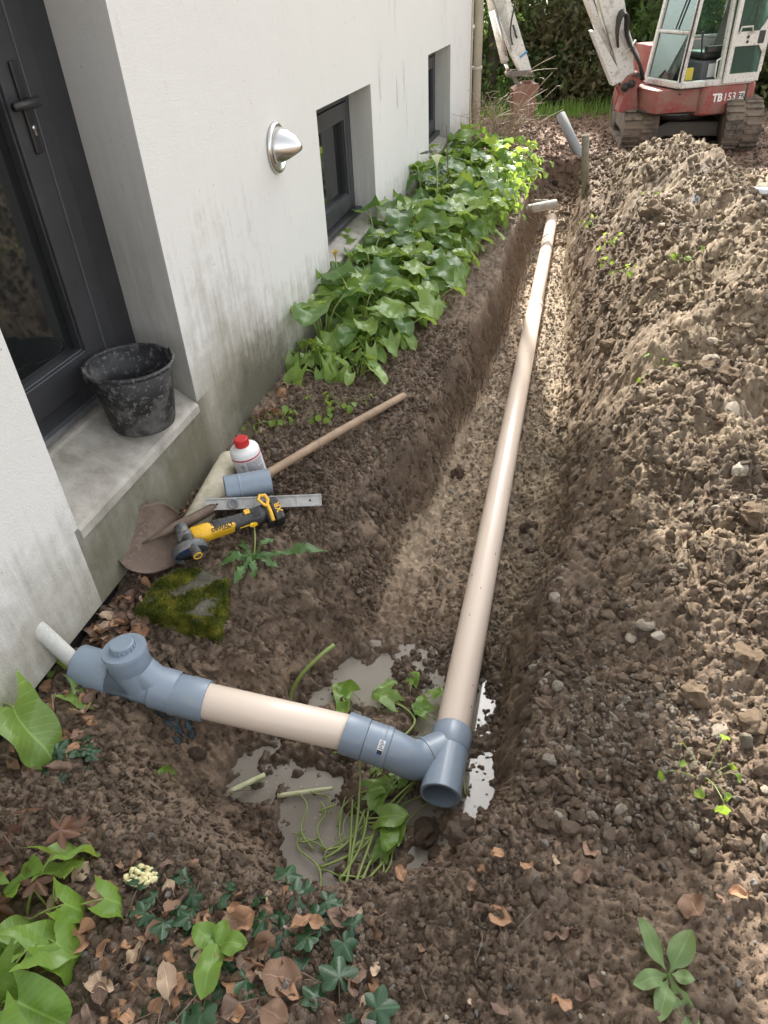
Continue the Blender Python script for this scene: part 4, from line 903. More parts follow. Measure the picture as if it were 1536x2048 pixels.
arum = [stalked('leaf', [(G1, G1b, G1c)[i % 3], STEM], 10 + i, .125 + .014 * (i % 3), .068 + .008 * (i % 2), w_arum, .19 + .04 * (i % 4), (.25 + .14 * (i % 5)), .30, .16 + .1 * (i % 3), .22, .07, 10, 3, -.35 + .24 * (i % 5)) for i in range(14)]
small = [stalked('leaf', [(G1, G1b)[i % 2], STEM], 40 + i, .085 + .008 * (i % 3), .033, w_arum, .10 + .02 * (i % 4), .3 + .15 * (i % 4), .38, .30, .3, .05, 8, 2, .2 + .25 * (i % 3), .003) for i in range(6)]
herb = [stalked('leaf', [G2, STEM], 60 + i, .045 + .006 * (i % 3), .024, w_oval, .07 + .03 * (i % 5), .3 + .2 * (i % 4), 0, .25, .3, .08, 5, 2, .2 + .3 * (i % 3), .0018) for i in range(6)]
bigarum = [stalked('leaf', [G1 if i % 2 else G2, STEM], 80 + i, .17 + .02 * (i % 3), .085, w_arum, .16 + .04 * (i % 3), .35 + .2 * (i % 3), .4, .22, .35, .06, 12, 4, .25 + .2 * (i % 3), .005) for i in range(6)]
ivy = [stalked('leaf', [G3, STEMD], 100 + i, .034 + .007 * (i % 3), 0, None, .03 + .012 * (i % 3), .6 + .2 * (i % 3), tilt=.25 * (i % 4) - .2, pr=.0011, lobed=(5, .38)) for i in range(6)]
maple = [stalked('leaf', [G6, STEMD], 120 + i, .05, 0, None, .10, .9, tilt=.3 * (i % 3), pr=.0012, lobed=(5, .62)) for i in range(4)]
dlobe = [stalked('leaf', [G7, STEMD], 130 + i, .075, 0, None, .10, .9, tilt=.2 * (i % 3), pr=.0015, lobed=(7, .6)) for i in range(4)]
def plant(name, p, meshes, n, label, cat, group, smin=.8, smax=1.2, seed=0, lean=.25, sector=None, lift=0):
    rr = random.Random(seed); t = thing(name, p, label, cat, group); off = rr.uniform(0, 6.28)
    for i in range(n):
        a = off + i * 2.399 if sector is None else rr.uniform(*sector); s = rr.uniform(smin, smax); rad = .035 * math.sqrt(i / max(1, n))
        M = Matrix.Translation((rad * math.cos(a + 1.57), rad * math.sin(a + 1.57), -.01 + lift * i / n)) @ Matrix.Rotation(a, 4, 'Z') @ Matrix.Rotation(-rr.uniform(0, lean), 4, 'X') @ Matrix.Diagonal((s, s, s * rr.uniform(.85, 1.2), 1))
        inst(rr.choice(meshes), 'leaf', t, M)
    return t
# the bed along the wall
rr = random.Random(21); spots = []
def edge_x(y): return float(np.interp(y, [3.2, 3.45, 3.9, 4.3, 5, 7.5, 8.6], [-1.10, -1.0, -.89, -.85, -.81, -.71, -.60]))
tries = 0
while len(spots) < 66 and tries < 6000:
    tries += 1; y = 3.36 + 5.0 * rr.random() ** 1.15; x = rr.uniform(-1.42, edge_x(y)); mind = .13 + .012 * y
    if all((x - a) ** 2 + (y - b) ** 2 > mind * mind for a, b in spots): spots.append((x, y))
ft = ss
for i, (x, y) in enumerate(spots):
    e = edge_x(y) - x; z = gz(x, y); front = y < 3.75
    if e < .16 or front and rr.random() < .6:
        plant('arum_plant', (x, y, z), small, rr.randint(9, 13), 'low small-leaved arum plant at the trench edge of the bed, %s' % ('near end' if y < 4.4 else 'middle stretch' if y < 6.2 else 'far end'), 'plant', 'small arums edging the bed', .75, 1.25, i)
    else:
        s = .92 + .075 * (y - 3.4) + .15 * (x < -1.15); plant('arum_plant', (x, y, z), arum, rr.randint(10, 14), 'leafy green arum plant %s, %s' % ('at the near bed end' if y < 4.2 else 'below the near window' if y < 5.5 else 'between the two windows' if y < 7.3 else 'below the far window', 'close against the white wall' if x < -1.2 else 'in the middle of the bed'), 'plant', 'arums in the bed by the wall', s * .75, s * 1.15, i, .3)
# trailing bright herbs on the trench lip
rr = random.Random(31)
for i in range(16):
    y = 6.1 + 2.1 * i / 15; x = edge_x(y) + rr.uniform(-.02, .09); plant('herb_plant', (x, y, gz(x, y) + .0), herb, rr.randint(20, 28), 'bright yellow-green small-leaved herb hanging over the trench lip', 'plant', 'herbs on the trench lip', .8, 1.6, 500 + i, .5, lift=.13)
for i, (px_, py_) in enumerate([(510, 850), (560, 845), (690, 815), (640, 830), (1240, 470), (1265, 545), (1370, 515), (1330, 712), (1222, 525), (1305, 372), (1180, 440), (1405, 1560)]):
    p = onground(px_, py_); plant('herb_plant', p, herb, 12 if px_ < 1000 else 9, 'tiny green weed growing by the wall near the shovel handle' if px_ < 1000 else 'tiny bright green weed sprouting on the spoil mound' if py_ < 1000 else 'tiny green weed in the gravel at the right', 'weed', 'weeds by the wall' if px_ < 1000 else 'weeds on the mound' if py_ < 1000 else None, .45, .8, 600 + i, .8)
# dark lobed sapling and calla flower among the bed, withered flower at the front
p = Vector((-1.12, 6.35, 0)); t = plant('lobed_sapling', p, dlobe, 10, 'slender sapling with dark lobed leaves standing above the bed', 'sapling', None, .9, 1.4, 77, .2, lift=.62)
bm = new(); tube(bm, [p + Vector((0, 0, -.02)), p + Vector((.02, .02, .4)), p + Vector((.0, .03, .78))], [.006, .005, .003], 6); part(bm, 'stem', STEMD, t)
CAL = leafmat('calla_petal', (.72, .74, .55), (.66, .70, .45), (.7, .72, .5), .5)
def calla(p, h, s, mat, label):
    t = thing('calla_flower', p, label, 'flower'); top = p + Vector((.01, -.01, h)); bm = new(); tube(bm, [p, p.lerp(top, .5) + Vector((.01, 0, 0)), top], [.006, .0055, .005], 8); part(bm, 'stem', STEM, t)
    bm = new(); lathe(bm, [(.004, 0), (.008, .02), (.016, .05), (.030, .075), (.044, .088)], Matrix.Translation(top) @ Matrix.Rotation(R(14), 4, 'X') @ Matrix.Rotation(R(200), 4, 'Z') @ Matrix.Diagonal((s, s, s, 1)), 20, a0=0, a1=R(330))
    for v in bm.verts: v.co.z += .25 * max(0, -(v.co.y - top.y)) 
    part(bm, 'spathe', mat, t, smooth=True)
    bm = new(); tube(bm, [top, top + Vector((0, -.008, .06 * s))], [.004, .003], 8); part(bm, 'spadix', flat('spadix_yellow', (.6, .42, .05)), t)
pc = aty(872, 322, 6.0); calla(Vector((pc.x, pc.y, 0)), max(.2, pc.z - .05), 1.0, CAL, 'white calla flower standing in the bed by the far window')
pc = aty(668, 500, 4.15); calla(Vector((pc.x, pc.y, 0)), max(.2, pc.z - .05), .55, simple('withered_petal', (.55, .42, .14), (.40, .22, .06), 30, .7), 'withered yellow flower on a stalk below the near window sill')
# foreground left
for i, (px_, py_, n, s) in enumerate([(-20, 1420, 5, 1.0), (35, 1860, 7, .62), (-10, 2010, 8, .75), (110, 1830, 4, .55), (130, 1330, 3, .55)]):
    p = onground(px_, py_); plant('arum_plant', p, bigarum if i < 4 else small, n, ['large glossy arum leaves rising at the left edge by the wall', 'arum plant with broad leaves at the lower left', 'lowest arum plant in the lower left corner', 'small arum plant beside the brown leaves at lower left', 'slim green shoot between the wall and the cleanout cap'][i], 'plant', None, s * .8, s * 1.1, 900 + i, .35)
rr = random.Random(41)
for i in range(26):
    p = onground(*((rr.uniform(300, 700), rr.uniform(1800, 2040)) if i < 20 else (rr.uniform(20, 150), rr.uniform(1420, 1560)))); plant('ivy_sprig', p, ivy, rr.randint(3, 5), 'dark green ivy sprig creeping through the fallen leaves at lower left' if i < 20 else 'dark ivy sprig on the soil by the left edge', 'ivy', 'ivy in the leaf litter' if i < 20 else 'ivy by the left edge', .7, 1.15, 950 + i, .4)
p = onground(60, 1745); t = plant('maple_seedling', p, maple, 9, 'small maple seedling with reddish brown leaves at the left edge', 'seedling', None, .8, 1.3, 991, .3, lift=.14)
bm = new(); tube(bm, [p, p + Vector((.0, .0, .18))], [.003, .002], 6); part(bm, 'stem', STEMD, t)
def flatplant(name, p, leaves, label, cat, mats, prof, ny=10, nx=3, fold=.15, z=.008, back=0, droop=.12, wave=.05):
    """rosette: leaves given as (angle deg, length, width, rise)"""
    t = thing(name, p, label, cat)
    for i, (a, L, W, rise) in enumerate(leaves):
        bm = new(); uvl = bm.loops.layers.uv.new('UVMap'); blade_leaf(bm, Matrix.Rotation(rise, 4, 'X'), L, W, prof, back, fold, droop, wave, ny, nx, 0, i * 7 + 3, uvl)
        me_ = mesh_of(bm, 'leaf', mats); inst(me_, 'leaf', t, Matrix.Translation((0, 0, z + .002 * i)) @ Matrix.Rotation(R(a), 4, 'Z'))
    return t
p = onground(1335, 1955); flatplant('plantain', p, [(35, .115, .021, .45), (-28, .105, .026, .5), (165, .10, .020, .2), (120, .09, .018, .35), (-158, .14, .024, .05), (-95, .05, .015, .3)], 'pale green plantain rosette on the dark soil at lower right', 'plantain', [G5], w_spoon)
p = onground(437, 1892, .02); flatplant('broadleaf_seedling', p, [(75, .07, .028, .35), (0, .05, .02, .4), (-80, .07, .026, .3), (185, .105, .030, .1)], 'bright green seedling with four oval leaves among the ivy', 'seedling', [G2], w_oval, droop=.2)
p = onground(505, 1110, .012); t = flatplant('dandelion', p, [(-66, .25, .030, .42), (48, .11, .022, .5), (88, .19, .026, .15), (112, .15, .026, .35), (142, .20, .028, .1), (171, .12, .024, .3), (-100, .10, .02, .3), (128, .11, .02, .6), (-28, .10, .022, .6), (205, .09, .02, .25)], 'ragged dandelion with yellow flower beside the grinder', 'dandelion', [G4], w_dand, 34, 2, .2, droop=.55)
fl = atz(508, 1052, .10); bm = new(); tube(bm, bez(p, p + Vector((.02, 0, .08)), fl - Vector((0, 0, .04)), fl, 6), .0025, 6); part(bm, 'stem', STEM, t)
bm = new()
for k_ in range(46):
    a = k_ * 2.4; L_ = .006 + .010 * (k_ / 46); d = Vector((math.cos(a) * (k_ / 46) ** .5, math.sin(a) * (k_ / 46) ** .5, .75 - .4 * k_ / 46)).normalized(); bar(bm, fl, fl + d * L_ * 1.2, .003, .0008)
part(bm, 'flower_head', flat('dandelion_yellow', (.80, .52, .01), .6), t)
p = onground(287, 1762, .0); t = thing('withered_bloom', p, 'withered cream flower head on the litter at lower left', 'flower')
bm = new(); rr = random.Random(8)
for k_ in range(70):
    c = p + Vector((rr.gauss(0, .013), rr.gauss(0, .009), abs(rr.gauss(.018, .007)))); bmesh.ops.create_icosphere(bm, subdivisions=1, radius=rr.uniform(.009, .016), matrix=Matrix.Translation(c) @ Euler((rr.random() * 6, rr.random() * 6, 0)).to_matrix().to_4x4() @ Matrix.Diagonal((1, .8, .35, 1)))
part(bm, 'petals', simple('cream_petal', (.74, .70, .42), (.6, .52, .25), 60, .7, .5, 80), t, smooth=True)
bm = new(); tube(bm, [p + Vector((0, -.005, .01)), p + Vector((.01, -.05, .03)), p + Vector((.012, -.12, .006))], .0018, 6); part(bm, 'stem', STEMD, t)

# ------------------------------------------------------------------ cut stems and leaves in the puddle
def stem(pts, r, mat, label, group=None, name='plant_cutting', taper=.6):
    P = [atz(x, y, z) for x, y, z in pts]; out = []
    for i in range(len(P) - 1):
        a, b = P[i], P[i + 1]; pa = P[i - 1] if i else a; pb = P[i + 2] if i + 2 < len(P) else b; out += bez(a, a + (b - pa) / 6, b - (pb - a) / 6, b, 5)[:-1]
    out.append(P[-1]); bm = new(); n_ = len(out); tube(bm, out, [r * (1 - (1 - taper) * i / n_) for i in range(n_)], 8); return tag(part(bm, name, mat, loc=P[0]), label, 'stem', group)
stem([(668, 1290, -.26), (640, 1312, -.27), (603, 1350, -.32), (583, 1385, -.38), (580, 1410, -.42)], .0085, STEM, 'thick bent green stalk standing out of the puddle', taper=.9)
gb = 'cut green stems in the puddle'; gl_ = 'thin cut green stem lying in the bundle below the grey bend'
for q_ in ([(700, 1800, -.40), (735, 1700, -.41), (770, 1620, -.40), (830, 1560, -.36)], [(712, 1795, -.40), (745, 1715, -.41), (790, 1660, -.41)], [(690, 1780, -.41), (712, 1660, -.40), (720, 1560, -.36), (716, 1500, -.32)], [(680, 1760, -.41), (722, 1690, -.40), (740, 1600, -.39)], [(645, 1720, -.42), (700, 1680, -.41), (730, 1620, -.40)],
           [(640, 1735, -.42), (690, 1715, -.42), (730, 1690, -.41), (755, 1650, -.41)], [(705, 1790, -.40), (770, 1720, -.41), (800, 1665, -.41)], [(655, 1700, -.42), (690, 1690, -.42), (715, 1670, -.42)], [(700, 1730, -.42), (712, 1690, -.41), (750, 1670, -.41)], [(695, 1745, -.42), (700, 1700, -.41), (705, 1600, -.40)], [(800, 1480, -.40), (830, 1440, -.40), (790, 1400, -.41)], [(850, 1540, -.40), (800, 1600, -.41), (770, 1640, -.41)]):
    stem(q_, .0052, STEM, gl_, gb)
rq = random.Random(111)
for i in range(26):
    x0 = rq.uniform(625, 760); y0 = rq.uniform(1620, 1790); x1 = x0 + rq.uniform(-70, 130); y1 = y0 - rq.uniform(10, 130); stem([(x0, y0, -.425), (x0 * .6 + x1 * .4 + rq.uniform(-25, 25), y0 * .6 + y1 * .4 + rq.uniform(-15, 15), -.415 + rq.uniform(0, .015)), (x0 * .25 + x1 * .75 + rq.uniform(-20, 20), y0 * .25 + y1 * .75, -.415), (x1, y1, -.42)], rq.uniform(.002, .0042), STEM, gl_, gb)
stem([(612, 1788, -.38), (700, 1797, -.40)], .008, STEM, 'pale green cut stalk at the front edge of the puddle'); stem([(618, 1806, -.37), (680, 1812, -.38)], .007, STEM, 'shorter pale stalk just below the front puddle edge')
stem([(460, 1584, -.40), (530, 1550, -.41)], .011, STEMW, 'white cut stem lying at the left of the puddle', taper=.85); stem([(555, 1592, -.425), (665, 1576, -.42)], .009, STEMW, 'straw coloured stem floating in the middle of the puddle')
stem([(185, 1528, -.22), (228, 1508, -.22)], .0045, STEMW, 'pair of pale root ends on the soil below the cleanout'); stem([(338, 1645, -.3), (362, 1633, -.3)], .005, STEMW, 'small white root piece on the soil left of the puddle'); stem([(925, 1520, -.43), (930, 1590, -.43)], .006, STEM, 'green stem floating right of the pipe end')
pud = [stalked('leaf', [G1 if i % 3 else G2, STEM], 200 + i, .085 + .012 * (i % 3), .04, w_arum, .05, 1.2, .35, .2, .25, .08, 9, 3, -.3, .003) for i in range(5)]
rr = random.Random(51)
for i, (px_, py_, z) in enumerate([(720, 1400, -.41), (755, 1392, -.40), (690, 1395, -.42), (820, 1385, -.41), (840, 1440, -.41), (870, 1440, -.40), (778, 1580, -.38), (790, 1555, -.38), (775, 1700, -.41), (800, 1500, -.40), (760, 1740, -.42), (745, 1560, -.40), (650, 1480, -.42), (660, 1500, -.42), (735, 1640, -.40), (780, 1650, -.40), (715, 1590, -.40), (690, 1410, -.41), (850, 1400, -.40), (810, 1420, -.41)]):
    p = atz(px_, py_, z); o = inst(pud[i % 5], 'cut_leaf', None, Matrix.Translation(p) @ Euler((rr.uniform(-.35, .15), rr.uniform(-.3, .3), rr.uniform(0, 6.28))).to_matrix().to_4x4() @ Matrix.Scale(rr.uniform(.55, .95), 4)); tag(o, 'wilted green leaf torn off and lying in the muddy puddle', 'leaf', 'torn leaves in the puddle')
p = onground(350, 1560); o = inst(pud[0], 'cut_leaf', None, Matrix.Translation(p + Vector((0, 0, .01))) @ Matrix.Rotation(1.2, 4, 'Z') @ Matrix.Scale(.55, 4)); tag(o, 'small green leaf lying alone on the soil left of the puddle', 'leaf')
p = onground(205, 1390, .06); o = inst(bigarum[1], 'cut_leaf', None, Matrix.Translation(p - Vector((.16, .03, .10))) @ Matrix.Rotation(-1.3, 4, 'Z') @ Matrix.Scale(.62, 4)); tag(o, 'heart shaped leaf with a long stalk in front of the cleanout', 'leaf')

# ------------------------------------------------------------------ fallen leaves, twigs, paint splash
DL = [leafmat('dead_leaf_%s' % n_, a, b, t_, .7, .10) for n_, a, b, t_ in (('brown', (.17, .098, .06), (.27, .165, .105), (.3, .16, .07)), ('copper', (.26, .135, .07), (.38, .22, .12), (.4, .2, .09)), ('dark', (.11, .068, .048), (.19, .12, .082), (.1, .06, .04)), ('pale', (.36, .25, .165), (.47, .35, .24), (.4, .25, .1)))]
dead = []
for i in range(20):
    bm = new(); uvl = bm.loops.layers.uv.new('UVMap'); blade_leaf(bm, Matrix.Translation((0, -.03, 0)), .068, .021 + .003 * (i % 4), w_oval, 0, 0.7 - .33 * (i % 5), -.55 + .28 * (i % 5), .10 + .03 * (i % 3), 10, 4, 0, 700 + i, uvl)
    for v in bm.verts: v.co += Vector((mn.noise(v.co * 60 + Vector((i, 0, 0))) * .004, mn.noise(v.co * 60 + Vector((0, i, 5))) * .004, mn.noise(v.co * 45 + Vector((i, i, 0))) * .009))
    tube(bm, [(0, -.03, 0), (0, -.045, .004)], .0009, 5); dead.append(mesh_of(bm, 'dead_leaf', [DL[(0, 1, 2, 1, 0, 3, 2)[i % 7]]]))
rr = random.Random(61)
LEAFW = {'dead_leaf_brown': 'mid brown', 'dead_leaf_copper': 'copper coloured', 'dead_leaf_dark': 'dark brown', 'dead_leaf_pale': 'pale tan'}
def drop(px_, py_, s, label, group, up_=.009):
    p = onground(px_, py_); ml = rr.choice(dead); label = label if not group else label.replace('brown', LEAFW[ml.materials[0].name]); o = inst(ml, 'dead_leaf', None, Matrix.Translation(p + Vector((0, 0, up_ * rr.uniform(.6, 1.8)))) @ Euler((rr.uniform(-.8, .8), rr.uniform(-.8, .8), rr.uniform(0, 6.28))).to_matrix().to_4x4() @ Matrix.Scale(s, 4)); tag(o, label, 'dead leaf', group)
for i in range(140):
    px_ = rr.uniform(140, 760) if i % 3 else rr.uniform(0, 420); py_ = rr.uniform(1790, 2046) if px_ > 420 else rr.uniform(1720, 2046); drop(px_, py_, rr.uniform(.45, .95), 'brown fallen leaf in the leaf litter at lower left', 'litter at lower left')
for i in range(55):
    f_ = rr.random(); drop(150 + 140 * rr.random() + 40 * f_, 1180 + 130 * rr.random(), rr.uniform(.7, 1.2), 'brown fallen leaf between the wall and the mossy block', 'litter by the mossy block')
for i in range(30): drop(rr.uniform(30, 190), rr.uniform(1370, 1560), rr.uniform(.6, 1.1), 'brown fallen leaf on the soil below the cleanout', 'litter below the cleanout')
for i in range(34):
    y = 1.95 + 1.3 * rr.random(); p = Vector((-1.44 + .07 * rr.random(), y, 0)); o = inst(rr.choice(dead), 'dead_leaf', None, Matrix.Translation((p.x, p.y, gz(p.x, p.y) + .012)) @ Euler((rr.uniform(-.7, .7), rr.uniform(-.7, .7), rr.uniform(0, 6.28))).to_matrix().to_4x4() @ Matrix.Scale(rr.uniform(.7, 1.2), 4)); tag(o, 'brown fallen leaf lying along the foot of the house wall', 'dead leaf', 'litter along the wall')
for i in range(26): drop(rr.uniform(800, 1480), rr.uniform(1660, 2040), rr.uniform(.35, .75), 'brown fallen leaf on the bare soil at lower right', 'litter at lower right')
for (px_, py_, s, lb) in ((570, 1960, 1.25, 'large pale beech leaf lying flat at the bottom'), (475, 2020, 1.3, 'large ribbed brown leaf at the bottom edge'), (1168, 1758, .9, 'reddish leaf on the soil lip right of the puddle'), (1118, 1862, .9, 'reddish leaf standing upright in the soil below the lip'), (1385, 1815, 1.0, 'pale tan leaf above the plantain'), (880, 1690, .5, 'small red brown leaf floating in the front of the puddle'), (1150, 1555, .8, 'crumpled copper leaf on the soil beside the gravel'), (690, 1520, .5, 'small copper leaf at the left of the puddle')): drop(px_, py_, s, lb, None)
TW = simple('twig', (.20, .15, .10), (.12, .085, .055), 30, .8, .2)
rr = random.Random(71)
for i in range(44):
    px_, py_ = (rr.uniform(150, 1300), rr.uniform(1790, 2040)) if i < 26 else (rr.uniform(60, 560), rr.uniform(1440, 1740)); p = onground(px_, py_, .006); a = rr.uniform(0, 6.28); L_ = rr.uniform(.04, .14); d = Vector((math.cos(a), math.sin(a), rr.uniform(-.05, .1))); s = Vector((-d.y, d.x, 0)) * rr.uniform(-.02, .02)
    bm = new(); e_ = p + d * L_; e_.z = max(e_.z, gz(e_.x, e_.y) + .004); m_ = (p + e_) / 2 + s; m_.z = max(m_.z, gz(m_.x, m_.y) + .004); tube(bm, bez(p, m_, m_, e_, 5), rr.uniform(.0009, .002), 5); tag(part(bm, 'twig', TW, loc=p), 'thin dry twig in the litter at the front' if i < 26 else 'thin pale root on the dug soil at the left', 'twig', 'twigs in the front litter' if i < 26 else 'roots on the dug soil')
p = onground(362, 1468); bm = new(); gv = {}
for i in range(34):
    for j in range(34):
        cx, cy = p.x + (i - 17) * .0045, p.y + (j - 17) * .0045; q2 = ((i - 17) / 15) ** 2 + ((j - 17) / 11) ** 2
        if mn.noise(Vector((cx * 32, cy * 32, 3))) + .25 * mn.noise(Vector((cx * 110, cy * 110, 1))) + .42 - q2 * .75 < 0: continue
        vs4 = []
        for a, b in ((i, j), (i + 1, j), (i + 1, j + 1), (i, j + 1)):
            if (a, b) not in gv: x, y = p.x + (a - 17.5) * .0045, p.y + (b - 17.5) * .0045; gv[(a, b)] = bm.verts.new((x, y, gz(x, y) + .0035))
            vs4.append(gv[(a, b)])
        bm.faces.new(vs4)
bmesh.ops.solidify(bm, geom=bm.faces[:], thickness=.003)
tag(part(bm, 'glue_splash', simple('blue_grey_glue', (.17, .25, .29), (.10, .13, .14), 50, .6, .4, 90), loc=p, smooth=True), 'spilled blue grey glue on the soil under the grey coupling', 'glue splash')

bm = new(); rr = random.Random(101)
for i in range(420):
    y = 3.3 + 4.6 * rr.random(); p0 = Vector((float(np.interp(y, [3.2, 3.9, 4.3, 5, 8], [-.60, -.57, -.53, -.50, -.48])) + rr.uniform(-.01, .05), y, rr.uniform(-.25, .0))); L_ = rr.uniform(.06, .25); e_ = p0 + Vector((rr.uniform(.0, .05), rr.gauss(0, .03), -L_)); tube(bm, bez(p0, p0 + Vector((.03, 0, -.02)), e_ + Vector((.02, 0, .05)), e_, 4), rr.uniform(.0012, .003), 4, cap=False)
tag(part(bm, 'hanging_roots', simple('fibrous_root', (.23, .17, .11), (.13, .09, .06), 30, .8, .1)), 'fine brown roots hanging down the left side of the trench', 'roots', kind='stuff')

# ================================================================== FAR END: pipes, log, bare shrub
GPIPE = dirty('dull_grey_pvc', (.23, .245, .26), (.30, .25, .19), .35, 9, .5, .85); OPIPE = dirty('old_olive_pipe', (.19, .175, .125), (.12, .09, .06), .4, 9, .6, .9)
def loose_pipe(p0, p1, r, mat, label):
    bm = new(); hollow(bm, p0, p1, r, r * .86, 20); return tag(part(bm, 'pipe_length', mat, loc=p0), label, 'pipe')
b_ = onground(1172, 382); t_ = aty(1171, 270, b_.y + .02); loose_pipe(b_ - Vector((0, 0, .12)), t_, .036, OPIPE, 'olive grey pipe standing upright at the end of the trench')
b_ = onground(1160, 318); t_ = aty(1121, 229, b_.y + .25); loose_pipe(b_ - (t_ - b_) * .1, t_, .058, GPIPE, 'grey pipe leaning out of the soil in front of the hedge')
b_ = aty(1030, 424, 7.35); t_ = aty(1113, 407, 7.5); loose_pipe(b_, t_, .042, dirty('pale_old_pipe', (.40, .38, .34), (.2, .15, .1), .4, 12, .6, .9), 'pale old pipe stub sticking out of the trench bank')
b_ = aty(1030, 404, 7.6); t_ = aty(1095, 403, 7.75); loose_pipe(b_, t_, .022, OPIPE, 'thin dark pipe behind the pale stub at the trench end')
b_ = onground(1472, 368, .03); t_ = onground(1438, 322, .04); bm = new(); tube(bm, [b_, b_.lerp(t_, .5) + Vector((0, 0, .01)), t_], [.05, .055, .048], 12); tag(part(bm, 'log', simple('bark', (.15, .12, .09), (.08, .065, .05), 12, .9, .8, 40, .02), loc=b_), 'short weathered log lying behind the crest of the mound', 'log')
b_ = onground(1500, 395, .05); t_ = onground(1575, 388, .05); loose_pipe(b_, t_, .05, dirty('pale_blue_pipe', (.44, .47, .50), (.25, .2, .15), .35, 12, .5, .9), 'pale grey pipe piece at the right edge behind the mound')
p = onground(1392, 388, .02); bm = new(); prism(bm, [(-.03, -.05), (.02, -.06), (.035, .03), (-.01, .06)], 0, .006, Matrix.Translation(p) @ Euler((1.0, .4, .3)).to_matrix().to_4x4()); tag(part(bm, 'plastic_scrap', flat('scrap_plastic', (.42, .46, .52), .35), loc=p), 'pale blue plastic scrap stuck in the top of the mound', 'scrap')
sb = Vector((-.98, 8.9, -.12)); shrub = thing('bare_shrub', sb, 'leafless twiggy shrub in front of the downpipe', 'shrub'); rr = random.Random(81)
TWS = simple('bare_twig', (.40, .30, .20), (.26, .19, .125), 30, .6, .1); bm = new(); bm2 = new()
for i in range(70):
    a = rr.uniform(0, 6.28); L_ = rr.uniform(.45, 1.15); out = rr.uniform(.12, .55) * L_; d = Vector((math.cos(a) * out + .12 * L_, math.sin(a) * out, L_ * rr.uniform(.45, .95))); p0 = sb + Vector((rr.gauss(0, .07), rr.gauss(0, .08), 0))
    pts = bez(p0, p0 + Vector((0, 0, .4 * L_)) + d * .1, p0 + d * .7 + Vector((0, 0, .12)), p0 + d, 8); tube(bm, pts, [.006 * (1 - .7 * j / 8) for j in range(9)], 5)
    for j in range(rr.randint(3, 6)):
        q0 = pts[rr.randint(3, 8)]; dd = Vector((rr.gauss(.05, .12), rr.gauss(0, .12), rr.uniform(-.02, .16))); tube(bm2, bez(q0, q0 + dd * .4 + Vector((0, 0, .03)), q0 + dd * .8, q0 + dd, 4), [.0032, .003, .0027, .0023, .0018], 4)
part(bm, 'stems', TWS, shrub); tag(part(bm2, 'twigs', TWS, shrub), kind='stuff')

# ================================================================== EXCAVATOR
EO = Vector((1.153, 11.85, -.30)); ES = .835; EMx = Matrix.Translation(EO) @ Matrix.Rotation(R(208.8), 4, 'Z') @ Matrix.Scale(ES, 4)
exc = thing('excavator', EO, 'white and red compact excavator with open cab on muddy rubber tracks', 'excavator')
MUD = (.16, .115, .08)
EW = dirty('white_machine_paint', (.60, .59, .55), MUD, .30, 7, .4, .9); ER = dirty('red_machine_paint', (.25, .045, .038), (.235, .155, .115), .60, 5, .5, .9)
EB = dirty('rusty_bucket', (.20, .085, .062), (.23, .16, .115), .75, 5, .6, .9); TRK = dirty('muddy_rubber', (.05, .045, .04), (.25, .195, .145), .78, 5, .8, .95, bump=.5, bdist=.02)
EK = dirty('black_parts', (.02, .02, .02), (.10, .08, .06), .3, 8, .5, .9); EG = dirty('grey_steel_parts', (.14, .13, .115), MUD, .55, 6, .6, .9); CHR = flat('chrome_rod', (.7, .7, .7), .15, .5, 1)
CG = glassmat('cab_glass', (.62, .80, .73))
def epart(bm, name, mat, parent=None, **k_): bmesh.ops.transform(bm, matrix=EMx, verts=bm.verts[:]); return part(bm, name, mat, parent or exc, **k_)
